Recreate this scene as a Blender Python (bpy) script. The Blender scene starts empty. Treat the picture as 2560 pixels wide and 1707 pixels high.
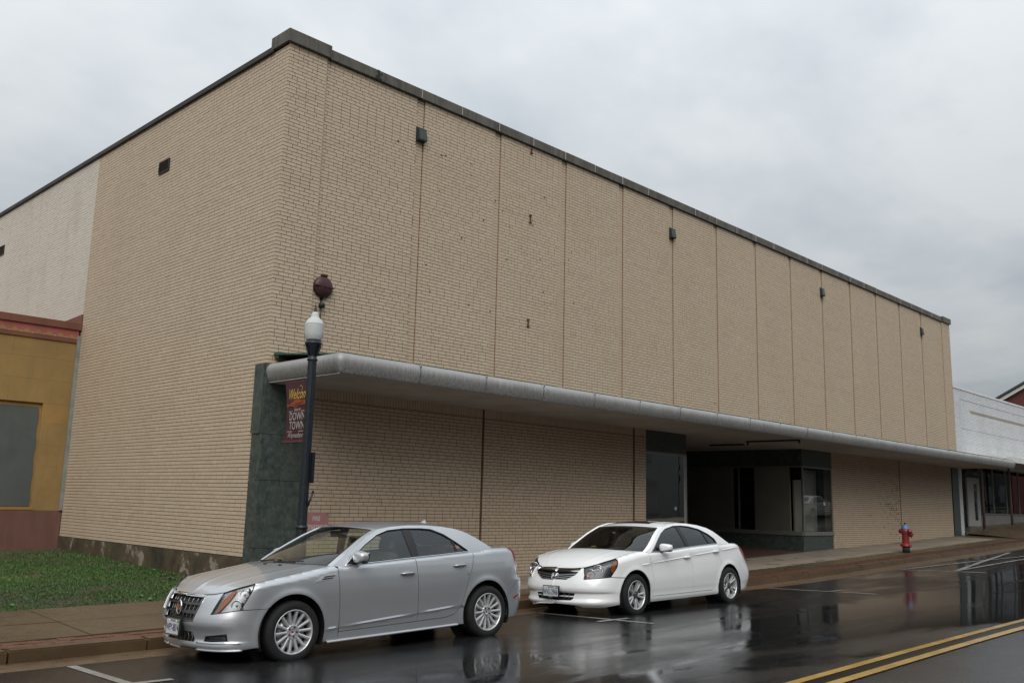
import bpy, bmesh, math, random
import numpy as np
from mathutils import Vector, Matrix
from mathutils.geometry import delaunay_2d_cdt
random.seed(7); RNG = np.random.default_rng(11)
R = math.radians
S = bpy.context.scene
COL = S.collection
# ------------------------------------------------------------------ camera
cd = bpy.data.cameras.new('camera'); cam = bpy.data.objects.new('camera', cd); COL.objects.link(cam)
CAM = (-8.0543, -13.7365, 1.0069); CROT = (1.7453, -0.0248, -0.7992)
cam.location = CAM; cam.rotation_euler = CROT
cd.sensor_fit = 'HORIZONTAL'; cd.sensor_width = 36.0; cd.lens = 36.0 * 2280.16 / 2560.0
cd.clip_start = 0.1; cd.clip_end = 2000
S.camera = cam
# ------------------------------------------------------------------ sky, sun, exposure
SUN_EL, SUN_AZ = R(44), R(226)          # azimuth measured clockwise from +y
W = bpy.data.worlds.new('World'); S.world = W; W.use_nodes = True
nt = W.node_tree; nt.nodes.clear()
def wn(t, **k):
    n = nt.nodes.new(t)
    for a, b in k.items(): setattr(n, a, b)
    return n
out = wn('ShaderNodeOutputWorld')
sky = wn('ShaderNodeTexSky', sky_type='NISHITA', sun_disc=False)
sky.sun_elevation = SUN_EL; sky.sun_rotation = SUN_AZ; sky.air_density = 1.5; sky.dust_density = 4.0
bg1 = wn('ShaderNodeBackground'); bg1.inputs[1].default_value = 0.06
nt.links.new(sky.outputs[0], bg1.inputs[0])
tc = wn('ShaderNodeTexCoord')
sep = wn('ShaderNodeSeparateXYZ'); nt.links.new(tc.outputs['Generated'], sep.inputs[0])
zc = wn('ShaderNodeMath', operation='MAXIMUM'); nt.links.new(sep.outputs[2], zc.inputs[0]); zc.inputs[1].default_value = 0.0
za = wn('ShaderNodeMath', operation='ADD'); nt.links.new(zc.outputs[0], za.inputs[0]); za.inputs[1].default_value = 0.22
dv = wn('ShaderNodeVectorMath', operation='DIVIDE'); nt.links.new(tc.outputs['Generated'], dv.inputs[0])
cb = wn('ShaderNodeCombineXYZ')
for i in range(3): nt.links.new(za.outputs[0], cb.inputs[i])
nt.links.new(cb.outputs[0], dv.inputs[1])
shf = wn('ShaderNodeVectorMath', operation='ADD'); shf.inputs[1].default_value = (3.7, 8.2, 1.5); nt.links.new(dv.outputs[0], shf.inputs[0])
n1 = wn('ShaderNodeTexNoise'); n1.inputs['Scale'].default_value = 1.15; n1.inputs['Detail'].default_value = 6; n1.inputs['Roughness'].default_value = .52; n1.inputs['Distortion'].default_value = .4
n2 = wn('ShaderNodeTexNoise'); n2.inputs['Scale'].default_value = 3.4; n2.inputs['Detail'].default_value = 5
nt.links.new(shf.outputs[0], n1.inputs['Vector']); nt.links.new(shf.outputs[0], n2.inputs['Vector'])
mx = wn('ShaderNodeMath', operation='MULTIPLY_ADD'); nt.links.new(n2.outputs[0], mx.inputs[0]); mx.inputs[1].default_value = .55
nt.links.new(n1.outputs[0], mx.inputs[2])
rp = wn('ShaderNodeValToRGB'); nt.links.new(mx.outputs[0], rp.inputs[0])
rp.color_ramp.elements[0].position = .62; rp.color_ramp.elements[0].color = (.295, .330, .362, 1)
rp.color_ramp.elements[1].position = .94; rp.color_ramp.elements[1].color = (.430, .450, .465, 1)
gr = wn('ShaderNodeMath', operation='MULTIPLY_ADD'); nt.links.new(zc.outputs[0], gr.inputs[0]); gr.inputs[1].default_value = 1.95; gr.inputs[2].default_value = .64
bg2 = wn('ShaderNodeBackground'); nt.links.new(rp.outputs[0], bg2.inputs[0]); nt.links.new(gr.outputs[0], bg2.inputs[1])
ms = wn('ShaderNodeMixShader'); ms.inputs[0].default_value = .93
nt.links.new(bg1.outputs[0], ms.inputs[1]); nt.links.new(bg2.outputs[0], ms.inputs[2]); nt.links.new(ms.outputs[0], out.inputs[0])
sd = bpy.data.lights.new('sun', 'SUN'); sun = bpy.data.objects.new('sun', sd); COL.objects.link(sun)
sd.energy = 1.5; sd.angle = R(50); sd.color = (1.0, .97, .93)
dirv = Vector((math.sin(SUN_AZ) * math.cos(SUN_EL), math.cos(SUN_AZ) * math.cos(SUN_EL), math.sin(SUN_EL)))
sun.rotation_euler = dirv.to_track_quat('Z', 'Y').to_euler()
S.view_settings.view_transform = 'Standard'; S.view_settings.look = 'None'
S.view_settings.exposure = 0.38; S.view_settings.gamma = 1.0; S.view_settings.use_curve_mapping = False
S.render.engine = 'CYCLES'
# ------------------------------------------------------------------ helpers: materials
class MT:
    def __init__(s, name, base=(.5, .5, .5), rough=.6, metal=0.0, spec=None, coat=0.0, coat_rough=.05, trans=0.0, ior=None):
        s.m = bpy.data.materials.new(name); s.m.use_nodes = True; s.nt = s.m.node_tree
        s.b = s.nt.nodes['Principled BSDF']
        s.b.inputs['Base Color'].default_value = (*base, 1); s.b.inputs['Roughness'].default_value = rough; s.b.inputs['Metallic'].default_value = metal
        if spec is not None: s.b.inputs['Specular IOR Level'].default_value = spec
        if coat: s.b.inputs['Coat Weight'].default_value = coat; s.b.inputs['Coat Roughness'].default_value = coat_rough
        if trans: s.b.inputs['Transmission Weight'].default_value = trans
        if ior: s.b.inputs['IOR'].default_value = ior
    def n(s, t, **k):
        x = s.nt.nodes.new(t)
        for a, b in k.items(): setattr(x, a, b)
        return x
    def l(s, a, b): s.nt.links.new(a, b)
    def pos(s, scale=(1, 1, 1), obj=False):
        if obj: o = s.n('ShaderNodeTexCoord').outputs['Object']
        else: o = s.n('ShaderNodeNewGeometry').outputs['Position']
        mp = s.n('ShaderNodeMapping'); mp.inputs['Scale'].default_value = scale; s.l(o, mp.inputs[0]); return mp.outputs[0]
    def noise(s, scale=1, detail=4, rough=.5, vec=None, dist=0):
        x = s.n('ShaderNodeTexNoise'); x.inputs['Scale'].default_value = scale; x.inputs['Detail'].default_value = detail
        x.inputs['Roughness'].default_value = rough; x.inputs['Distortion'].default_value = dist
        if vec is not None: s.l(vec, x.inputs['Vector'])
        return x.outputs[0]
    def ramp(s, fac, stops):
        r = s.n('ShaderNodeValToRGB'); s.l(fac, r.inputs[0]); e = r.color_ramp.elements
        while len(e) < len(stops): e.new(.5)
        for i, (p, c) in enumerate(stops):
            e[i].position = p; e[i].color = (*c, 1) if isinstance(c, tuple) else (c, c, c, 1)
        return r.outputs[0]
    def mix(s, fac, a, b, mode='MIX'):
        x = s.n('ShaderNodeMix', data_type='RGBA', blend_type=mode)
        for v, i in ((fac, 0), (a, 6), (b, 7)):
            if isinstance(v, (int, float)): x.inputs[i].default_value = v if i == 0 else (v, v, v, 1)
            elif isinstance(v, tuple): x.inputs[i].default_value = (*v, 1)
            else: s.l(v, x.inputs[i])
        return x.outputs[2]
    def math(s, op, a, b=None, c=None):
        x = s.n('ShaderNodeMath', operation=op)
        for i, v in enumerate((a, b, c)):
            if v is None: continue
            if isinstance(v, (int, float)): x.inputs[i].default_value = v
            else: s.l(v, x.inputs[i])
        return x.outputs[0]
    def base(s, c): s.l(c, s.b.inputs['Base Color']); return s
    def rough(s, c): s.l(c, s.b.inputs['Roughness']); return s
    def bump(s, h, strength=.3, dist=.01):
        x = s.n('ShaderNodeBump'); x.inputs['Strength'].default_value = strength; x.inputs['Distance'].default_value = dist
        s.l(h, x.inputs['Height']); s.l(x.outputs[0], s.b.inputs['Normal']); return s
def simple(name, base, rough=.6, metal=0, var=.12, scale=6, obj=True, bump=0, **k):
    t = MT(name, base, rough, metal, **k)
    v = t.pos(obj=obj); nz = t.noise(scale, 5, .6, v)
    lo = tuple(max(0, c * (1 - var)) for c in base); hi = tuple(min(1, c * (1 + var)) for c in base)
    t.base(t.ramp(nz, [(.3, lo), (.7, hi)]))
    if bump: t.bump(t.noise(scale * 12, 3, .6, v), bump, .004)
    return t.m
# ------------------------------------------------------------------ helpers: objects
def link(o, parent=None):
    COL.objects.link(o)
    if parent is not None: o.parent = parent
    return o
def tag(o, label=None, cat=None, group=None, kind=None):
    if label: o['label'] = label
    if cat: o['category'] = cat
    if group: o['group'] = group
    if kind: o['kind'] = kind
    return o
def thing(name, label, cat, loc=(0, 0, 0), rz=0, group=None):
    o = bpy.data.objects.new(name, None); link(o); o.empty_display_size = .2
    o.location = loc; o.rotation_euler = (0, 0, rz); return tag(o, label, cat, group)
def meshobj(name, v, f, mat, parent=None, smooth=False):
    me = bpy.data.meshes.new(name); me.from_pydata([tuple(map(float, p)) for p in v], [], f); me.update()
    if smooth: me.polygons.foreach_set('use_smooth', [True] * len(me.polygons))
    for m in (mat if isinstance(mat, (list, tuple)) else [mat]): me.materials.append(m)
    return link(bpy.data.objects.new(name, me), parent)
class MB:
    """collects shapes for ONE mesh object"""
    def __init__(s): s.v = []; s.f = []; s.sm = []
    def add(s, v, f, smooth=False):
        o = len(s.v); s.v += [tuple(map(float, p)) for p in v]; s.f += [tuple(i + o for i in q) for q in f]; s.sm += [smooth] * len(f); return s
    def box(s, a, b, bev=0.0):
        (x0, y0, z0), (x1, y1, z1) = [tuple(min(a[i], b[i]) for i in range(3)), tuple(max(a[i], b[i]) for i in range(3))]
        if bev <= 0:
            return s.add([(x0, y0, z0), (x1, y0, z0), (x1, y1, z0), (x0, y1, z0), (x0, y0, z1), (x1, y0, z1), (x1, y1, z1), (x0, y1, z1)],
                         [(0, 3, 2, 1), (4, 5, 6, 7), (0, 1, 5, 4), (1, 2, 6, 5), (2, 3, 7, 6), (3, 0, 4, 7)])
        bm = bmesh.new(); bmesh.ops.create_cube(bm, size=1)
        for q in bm.verts: q.co = Vector(((x0 + x1) / 2 + q.co.x * (x1 - x0), (y0 + y1) / 2 + q.co.y * (y1 - y0), (z0 + z1) / 2 + q.co.z * (z1 - z0)))
        bmesh.ops.bevel(bm, geom=bm.edges[:], offset=bev, segments=2, affect='EDGES', profile=.6)
        return s.bm(bm)
    def bm(s, bm, smooth=False):
        bm.verts.ensure_lookup_table(); bm.verts.index_update()
        s.add([q.co[:] for q in bm.verts], [tuple(w.index for w in q.verts) for q in bm.faces], smooth); bm.free(); return s
    def lathe(s, prof, n=24, c=(0, 0, 0), axis='z', smooth=True, a0=0, a1=2 * math.pi, lobes=0, amp=0):
        full = abs(a1 - a0 - 2 * math.pi) < 1e-6; m = n if full else n + 1; v = []
        for r, h in prof:
            for i in range(m):
                a = a0 + (a1 - a0) * i / n; rr = r * (1 + amp * math.cos(lobes * a)) if lobes else r
                p = (rr * math.cos(a), rr * math.sin(a), h)
                p = {'z': p, 'y': (p[0], p[2], p[1]), 'x': (p[2], p[0], p[1])}[axis]
                v.append((p[0] + c[0], p[1] + c[1], p[2] + c[2]))
        f = []
        for j in range(len(prof) - 1):
            for i in range(n):
                k = (i + 1) % m; f.append((j * m + i, j * m + k, (j + 1) * m + k, (j + 1) * m + i))
        return s.add(v, f, smooth)
    def tube(s, pts, r, n=8, closed=False, smooth=True, cap=True):
        P = [Vector(p) for p in pts]; N = len(P); v = []; prev = None
        for i, p in enumerate(P):
            if closed: t = P[(i + 1) % N] - P[i - 1]
            else: t = P[min(i + 1, N - 1)] - P[max(i - 1, 0)]
            t.normalize(); up = prev if prev is not None else (Vector((0, 0, 1)) if abs(t.z) < .9 else Vector((1, 0, 0)))
            a = t.cross(up); a = a.normalized() if a.length > 1e-6 else t.orthogonal().normalized(); b = a.cross(t).normalized(); prev = b
            rr = r[i] if isinstance(r, (list, tuple)) else r
            for k in range(n):
                q = p + (a * math.cos(2 * math.pi * k / n) + b * math.sin(2 * math.pi * k / n)) * rr; v.append(q[:])
        f = []
        for i in range(N if closed else N - 1):
            j = (i + 1) % N
            for k in range(n): f.append((i * n + k, i * n + (k + 1) % n, j * n + (k + 1) % n, j * n + k))
        if cap and not closed: f.append(tuple(range(n - 1, -1, -1))); f.append(tuple((N - 1) * n + k for k in range(n)))
        return s.add(v, f, smooth)
    def prism(s, poly, d, M=None):
        """polygon (2d) in local xz, extruded along +y by d; M maps (x,y,z)"""
        M = M or (lambda x, y, z: (x, y, z)); n = len(poly)
        v = [M(x, 0, z) for x, z in poly] + [M(x, d, z) for x, z in poly]
        f = [tuple(range(n)), tuple(range(2 * n - 1, n - 1, -1))] + [(i, i + n, (i + 1) % n + n, (i + 1) % n) for i in range(n)]
        return s.add(v, f)
    def build(s, name, mat, parent=None):
        me = bpy.data.meshes.new(name); me.from_pydata(s.v, [], s.f); me.update()
        me.polygons.foreach_set('use_smooth', s.sm)
        for m in (mat if isinstance(mat, (list, tuple)) else [mat]): me.materials.append(m)
        bm = bmesh.new(); bm.from_mesh(me); bmesh.ops.recalc_face_normals(bm, faces=bm.faces[:]); bm.to_mesh(me); bm.free()
        return link(bpy.data.objects.new(name, me), parent)
def text_mb(txt, size=1.0, shear=0.0, sx=1.0, sy=1.0, ext=0.0, bold=0.0, align='CENTER', space=1.0):
    """built-in font as mesh data (verts in x,y plane)"""
    c = bpy.data.curves.new('lettering', 'FONT'); c.body = txt; c.size = size; c.shear = shear; c.extrude = ext; c.offset = bold
    c.align_x = align; c.align_y = 'CENTER'; c.resolution_u = 3; c.space_character = space
    o = bpy.data.objects.new('lettering', c); COL.objects.link(o); dg = bpy.context.evaluated_depsgraph_get(); dg.update()
    me = bpy.data.meshes.new_from_object(o.evaluated_get(dg)); v = [(p.co.x * sx, p.co.y * sy, p.co.z) for p in me.vertices]; f = [tuple(p.vertices) for p in me.polygons]
    bpy.data.objects.remove(o); bpy.data.curves.remove(c); bpy.data.meshes.remove(me); return v, f
def pchip(xs, ys):
    xs = np.array(xs, float); ys = np.array(ys, float); h = np.diff(xs); d = np.diff(ys) / h; m = np.zeros(len(xs))
    for i in range(1, len(xs) - 1):
        if d[i - 1] * d[i] > 0:
            w1 = 2 * h[i] + h[i - 1]; w2 = h[i] + 2 * h[i - 1]; m[i] = (w1 + w2) / (w1 / d[i - 1] + w2 / d[i])
    m[0] = d[0]; m[-1] = d[-1]
    def f(x):
        x = np.asarray(x, float); x = np.clip(x, xs[0], xs[-1]); i = np.clip(np.searchsorted(xs, x) - 1, 0, len(h) - 1)
        t = (x - xs[i]) / h[i]
        return (1 + 2 * t) * (1 - t) ** 2 * ys[i] + t * (1 - t) ** 2 * h[i] * m[i] + t * t * (3 - 2 * t) * ys[i + 1] + t * t * (t - 1) * h[i] * m[i + 1]
    return f
# ------------------------------------------------------------------ terrain heights (street climbs to the right)
YC = -2.8
GX = [-300, -60, -20, -4.6, -2.8, 0, 4, 7, 11, 12.7, 15.65, 18.66, 21.6, 24.7, 31.6, 45, 80, 140, 400]
GZ = [-1.4, -1.0, -.90, -.83, -.825, -.80, -.755, -.735, -.725, -.70, -.62, -.53, -.44, -.36, -.15, .27, 1.2, 2.2, 4.0]
_g = pchip(GX, GZ)
def gut(x): return _g(x)
def zroad(x, y):
    d = YC - np.asarray(y, float)
    return gut(x) + .02 * np.clip(d, 0, .35) / .35 + .035 * np.clip(d - .35, 0, 2.35) + .02 * np.clip(d - 2.7, 0, 3.95) - .02 * np.maximum(d - 6.65, 0)
def zwalk(x, y): return gut(x) + .14 + .03 * (np.asarray(y, float) - YC)
def grid(name, xs, ys, zf, mat, parent=None, smooth=True):
    X, Y = np.meshgrid(xs, ys, indexing='ij'); Z = zf(X, Y); n, m = X.shape
    v = np.stack([X, Y, Z], -1).reshape(-1, 3)
    f = [(i * m + j, (i + 1) * m + j, (i + 1) * m + j + 1, i * m + j + 1) for i in range(n - 1) for j in range(m - 1)]
    return meshobj(name, v, f, mat, parent, smooth)
# ================================================================== ground materials
def m_asphalt():
    t = MT('wet_asphalt', (.02, .02, .022), .3)
    p = t.pos(); sp = t.n('ShaderNodeSeparateXYZ'); t.l(p, sp.inputs[0])
    pst = t.pos((.22, .8, 1)); pool = t.noise(1.0, 5, .55, pst, .6)
    lane = t.ramp(t.math('MULTIPLY_ADD', sp.outputs[1], -.1, 0.0), [(.30, .0), (.55, .0), (.68, .22), (.86, .22), (.93, .07), (1, .0)])
    lx = t.ramp(t.math('MULTIPLY_ADD', sp.outputs[0], .03, .3), [(.12, 0.0), (.42, .02), (.52, .12), (.9, .14)])
    ly = t.math('ADD', t.math('ADD', pool, t.math('SUBTRACT', lane, .10)), lx)
    mask = t.ramp(ly, [(.50, 0.0), (.66, 1.0)])
    fine = t.noise(130, 3, .7, p); grit = t.n('ShaderNodeTexVoronoi'); grit.inputs['Scale'].default_value = 38; t.l(p, grit.inputs['Vector'])
    spk = t.ramp(grit.outputs['Distance'], [(.0, 1.0), (.17, 1.0), (.25, 0.0)])
    rnd = t.ramp(t.noise(25, 2, .5, p), [(.48, 0.0), (.58, 1.0)])
    spk2 = t.math('MULTIPLY', spk, rnd)
    big = t.noise(.6, 4, .6, p)
    c = t.ramp(big, [(.3, (.007, .0075, .008)), (.6, (.013, .013, .013)), (.8, (.022, .019, .015))])
    c = t.mix(t.math('MULTIPLY', t.ramp(fine, [(.45, 0.0), (.75, 1.0)]), .6), c, (.034, .034, .035))
    c = t.mix(t.math('MULTIPLY', spk2, .55), c, (.34, .33, .32))
    t.base(c)
    r = t.mix(mask, t.ramp(t.noise(3, 4, .6, p), [(.3, .12), (.7, .24)]), .05); t.rough(r)
    t.b.inputs['Specular IOR Level'].default_value = .28
    h = t.math('MULTIPLY', t.math('ADD', fine, t.math('MULTIPLY', grit.outputs['Distance'], .9)), t.math('SUBTRACT', 1.0, t.math('MULTIPLY', mask, .955)))
    rip = t.noise(1, 4, .6, t.pos((7, 11, 7)))
    h = t.math('ADD', h, t.math('MULTIPLY', rip, .40))
    t.bump(h, .22, .006); return t.m
def m_conc(name, dry, wet, drycut=False, joint=False):
    t = MT(name, dry, .8); p = t.pos(); sp = t.n('ShaderNodeSeparateXYZ'); t.l(p, sp.inputs[0])
    n1 = t.noise(.9, 6, .6, p); n2 = t.noise(60, 3, .6, p); n3 = t.noise(7, 4, .6, p, .4)
    d = t.ramp(n1, [(.3, tuple(c * .82 for c in dry)), (.7, tuple(c * 1.12 for c in dry))])
    w = t.ramp(n1, [(.3, tuple(c * .78 for c in wet)), (.7, tuple(c * 1.2 for c in wet))])
    if drycut:
        e = t.math('ADD', sp.outputs[1], t.math('MULTIPLY', t.math('SUBTRACT', n3, .5), .38))
        a = t.ramp(t.math('MULTIPLY_ADD', e, .25, .9), [(.475, 0.0), (.50, 1.0)])
        bx = t.math('ADD', sp.outputs[0], t.math('MULTIPLY', t.math('SUBTRACT', n3, .5), 1.2))
        b = t.ramp(t.math('MULTIPLY_ADD', bx, .02, .2), [(.200, 0.0), (.212, 1.0), (.835, 1.0), (.85, 0.0)])
        fac = t.math('MULTIPLY', a, b)
        drip = t.ramp(t.noise(1.6, 5, .6, t.pos((1, 2.2, 1))), [(.60, 0.0), (.66, .8)])
        fac = t.math('MULTIPLY', fac, t.math('SUBTRACT', 1.0, drip))
    else: fac = t.ramp(t.noise(.7, 5, .6, p), [(.66, 0.0), (.78, .5)])
    c = t.mix(fac, w, d); c = t.mix(.35, c, t.ramp(n2, [(.3, .35), (.7, .65)]), 'OVERLAY'); t.base(c)
    t.rough(t.mix(fac, t.ramp(n3, [(.3, .22), (.7, .48)]), .85)); t.bump(n2, .25, .003); return t.m
A_ROAD = m_asphalt()
A_WALK = m_conc('sidewalk_concrete', (.22, .18, .135), (.080, .055, .029), True)
A_CURB = m_conc('curb_concrete', (.17, .125, .075), (.085, .054, .028))
A_PAN = m_conc('gutter_concrete', (.21, .142, .085), (.115, .074, .042))
def m_paver():
    t = MT('red_paver', (.2, .08, .05), .5); p = t.pos(); at = t.n('ShaderNodeObjectInfo').outputs['Random']
    n = t.noise(9, 5, .6, p); c = t.ramp(n, [(.3, (.075, .028, .018)), (.6, (.15, .055, .032)), (.8, (.10, .05, .032))])
    t.base(t.mix(t.math('MULTIPLY', at, .35), c, (.05, .03, .022))); t.rough(t.ramp(n, [(.3, .25), (.7, .6)])); t.bump(t.noise(90, 3, .6, p), .3, .003); return t.m
A_PAVER = m_paver()
def m_paintline(name, col, dirt):
    t = MT(name, col, .5); p = t.pos(); n = t.noise(14, 6, .7, p); n2 = t.noise(1.3, 4, .6, p)
    c = t.ramp(n2, [(.3, tuple(x * .8 for x in col)), (.7, col)])
    t.base(t.mix(t.ramp(n, [(.56, 0.0), (.72, .85)]), c, dirt)); t.rough(t.ramp(n2, [(.3, .16), (.7, .4)])); t.bump(t.noise(130, 3, .7, p), .3, .004); return t.m
A_LINEW = m_paintline('road_paint_white', (.27, .265, .25), (.04, .04, .04))
A_LINEY = m_paintline('road_paint_yellow', (.38, .225, .035), (.10, .07, .03))
A_SOIL = simple('soil', (.055, .038, .022), .9, var=.4, scale=3, obj=False, bump=.4)
A_FIELD = simple('field', (.06, .07, .035), .9, var=.3, scale=.3, obj=False)
def m_grass():
    t = MT('grass_blades', (.06, .12, .02), .55); a = t.n('ShaderNodeAttribute'); a.attribute_name = 'tone'
    t.base(t.ramp(a.outputs['Fac'], [(0.0, (.018, .055, .006)), (.5, (.040, .105, .012)), (.85, (.070, .145, .022)), (1.0, (.17, .16, .06))]))
    t.b.inputs['Subsurface Weight'].default_value = 0.0; return t.m
A_GRASS = m_grass()
# ================================================================== ground objects
def xs_fine(a, b): return np.unique(np.concatenate([np.arange(a, b, 1.5), [b]]))
xr = np.concatenate([[-300, -150, -60], xs_fine(-40, 90), [140, 250, 400]])
tag(grid('road', xr, np.array([-16.1, -14, -12, -9.45, -7.5, -5.5, -4.5, -3.8, -3.42]), lambda X, Y: zroad(X, Y), A_ROAD), kind='structure')
tag(grid('terrain', np.array([-300, -150, -60, -30, 0, 20, 40, 60, 90, 140, 400]), np.array([-300, -120, -60, -20, -16, -9, -2.9, 0, 9, 30, 120, 400]), lambda X, Y: gut(X) - .35, A_FIELD), kind='structure')
tag(grid('far_sidewalk', xr, np.array([-19.5, -16.1]), lambda X, Y: zroad(X, Y * 0 - 16.1) + .14, A_CURB), kind='structure')
tag(grid('gutter', xr, np.array([-3.43, -3.1, -2.79]), lambda X, Y: gut(X) + .0245 * np.clip((-2.8 - Y) / .6, 0, 1) + .004, A_PAN), kind='structure')
# curb: one stone every five feet
curb = meshobj('curb', [(-40, -2.7, float(gut(-40)) - .2), (90, -2.7, float(gut(90)) - .2), (90, -2.62, float(gut(90)) - .2)], [(0, 1, 2)], A_CURB); tag(curb, kind='structure')
def wedge(x0, x1, y0, y1, ztop, zbot, bev):
    bm = bmesh.new()
    q = [bm.verts.new((x, y, (zbot if k == 0 else ztop)(x, y))) for k in (0, 1) for x, y in ((x0, y0), (x1, y0), (x1, y1), (x0, y1))]
    for a in ((3, 2, 1, 0), (4, 5, 6, 7), (0, 1, 5, 4), (1, 2, 6, 5), (2, 3, 7, 6), (3, 0, 4, 7)): bm.faces.new([q[i] for i in a])
    if bev: bmesh.ops.bevel(bm, geom=[e for e in bm.edges if all(v in q[4:] for v in e.verts)] if False else [e for e in bm.edges if min(v.co.z for v in e.verts) > min(zbot(x0, y0), zbot(x1, y0)) + .05], offset=bev, segments=2, affect='EDGES')
    return bm
for k in range(-13, 40):
    x0 = k * 1.524 + .10; x1 = x0 + 1.524 - .012 - random.random() * .01
    dz = random.uniform(-.006, .006)
    MB().bm(wedge(x0, x1, -2.80 + random.uniform(-.006, .006), -2.60, lambda x, y: float(gut(x)) + .142 + .02 * (y + 2.8) + dz, lambda x, y: float(gut(x)) - .1, .018)).build('curb_stone', A_CURB, curb)
# sidewalk slabs, two rows
walk = grid('sidewalk', np.arange(-40, 92, 4.0), np.array([-2.6, -1.3, 0.3]), lambda X, Y: zwalk(X, Y) - .03, A_SOIL); tag(walk, kind='structure')
for k in range(-7, 20):
    x0 = k * 3.048 - .35; x1 = x0 + 3.048 - .006
    for (y0, y1) in ((-2.245, -1.165), (-1.153, -.0)):
        if y0 > -1.2 and x0 > -.8: y1 = .02
        dz = random.uniform(-.003, .003)
        MB().bm(wedge(x0, x1, y0, y1, lambda x, y: float(zwalk(x, y)) + dz, lambda x, y: float(zwalk(x, y)) - .12, .006)).build('slab', A_WALK, walk)
# brick paver strip along the curb
strip = grid('paver_strip', np.arange(-40, 92, 4.0), np.array([-2.6, -2.245]), lambda X, Y: zwalk(X, Y) - .022, A_SOIL); tag(strip, kind='structure')
pv = MB(); pme = {}
for k in range(-190, 290):
    for r in range(2):
        x0 = k * .206 + (.103 if r else 0); y0 = -2.592 + r * .165
        z = float(zwalk(x0 + .1, y0 + .08)) - .008 + random.uniform(-.003, .003)
        if -6.5 < x0 < -6.5 + 22:
            if not pme: pme[0] = MB().box((0, 0, -.03), (.198, .157, 0), .006).build('paver', A_PAVER, strip); pme[0].location = (x0, y0, z); continue
            o = pme[0].copy(); link(o); o.parent = strip; o.location = (x0, y0, z); o.rotation_euler = (random.uniform(-.012, .012), random.uniform(-.012, .012) - float(gut(x0 + 1) - gut(x0)), 0)
        else: pv.box((x0, y0, z - .03), (x0 + .198, y0 + .157, z))
tag(pv.build('pavers', A_PAVER, strip), kind='stuff')
# painted markings on the road (each its own thin sheet that follows the road)
def stripe(name, pts, w, mat, label=None, lift=.004):
    P = [Vector((x, y, 0)) for x, y in pts]; v = []; n = len(P)
    for i, p in enumerate(P):
        t = (P[min(i + 1, n - 1)] - P[max(i - 1, 0)]).normalized(); nrm = Vector((-t.y, t.x, 0))
        for sgn in (-1, 1):
            q = p + nrm * w / 2 * sgn; v.append((q.x, q.y, float(zroad(q.x, q.y)) + lift))
    o = meshobj(name, v, [(2 * i, 2 * i + 2, 2 * i + 3, 2 * i + 1) for i in range(n - 1)], mat); return tag(o, kind='structure')
def seg(a, b, n=12): return [(a[0] + (b[0] - a[0]) * i / n, a[1] + (b[1] - a[1]) * i / n) for i in range(n + 1)]
stripe('centre_gap', seg((-60, -9.4775), (120, -9.4775), 150), .146, simple('tar_sealant', (.004, .004, .004), .14, var=.3, scale=4, obj=False, spec=.25), lift=.007)
for y in (-9.345, -9.61): stripe('centre_line', seg((-60, y), (120, y), 150),   .106, A_LINEY, lift=.011)
for x, a, b in ((-4.07, -3.47, -5.3), (3.2, -3.45, -5.75), (10.6, -3.43, -5.9), (17.6, -3.5, -5.75)): stripe('parking_line', seg((x, a), (x - .06, b)), .10, A_LINEW)
for x, y, h in ((-4.05, -5.03, .32), (3.13, -5.03, .33), (10.75, -4.9, .33)): stripe('parking_tick', seg((x - h, y + .03), (x + h, y - .03)), .10, A_LINEW, lift=.008)
stripe('hatch_line', seg((17.7, -3.58), (28.5, -5.2), 24), .10, A_LINEW, lift=.008); stripe('hatch_line', seg((17.7, -4.98), (26.7, -3.68), 20), .13, A_LINEW, lift=.012)
stripe('hatch_line', seg((17.72, -5.0), (30.5, -5.25), 24), .10, A_LINEW, lift=.016)
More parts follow.
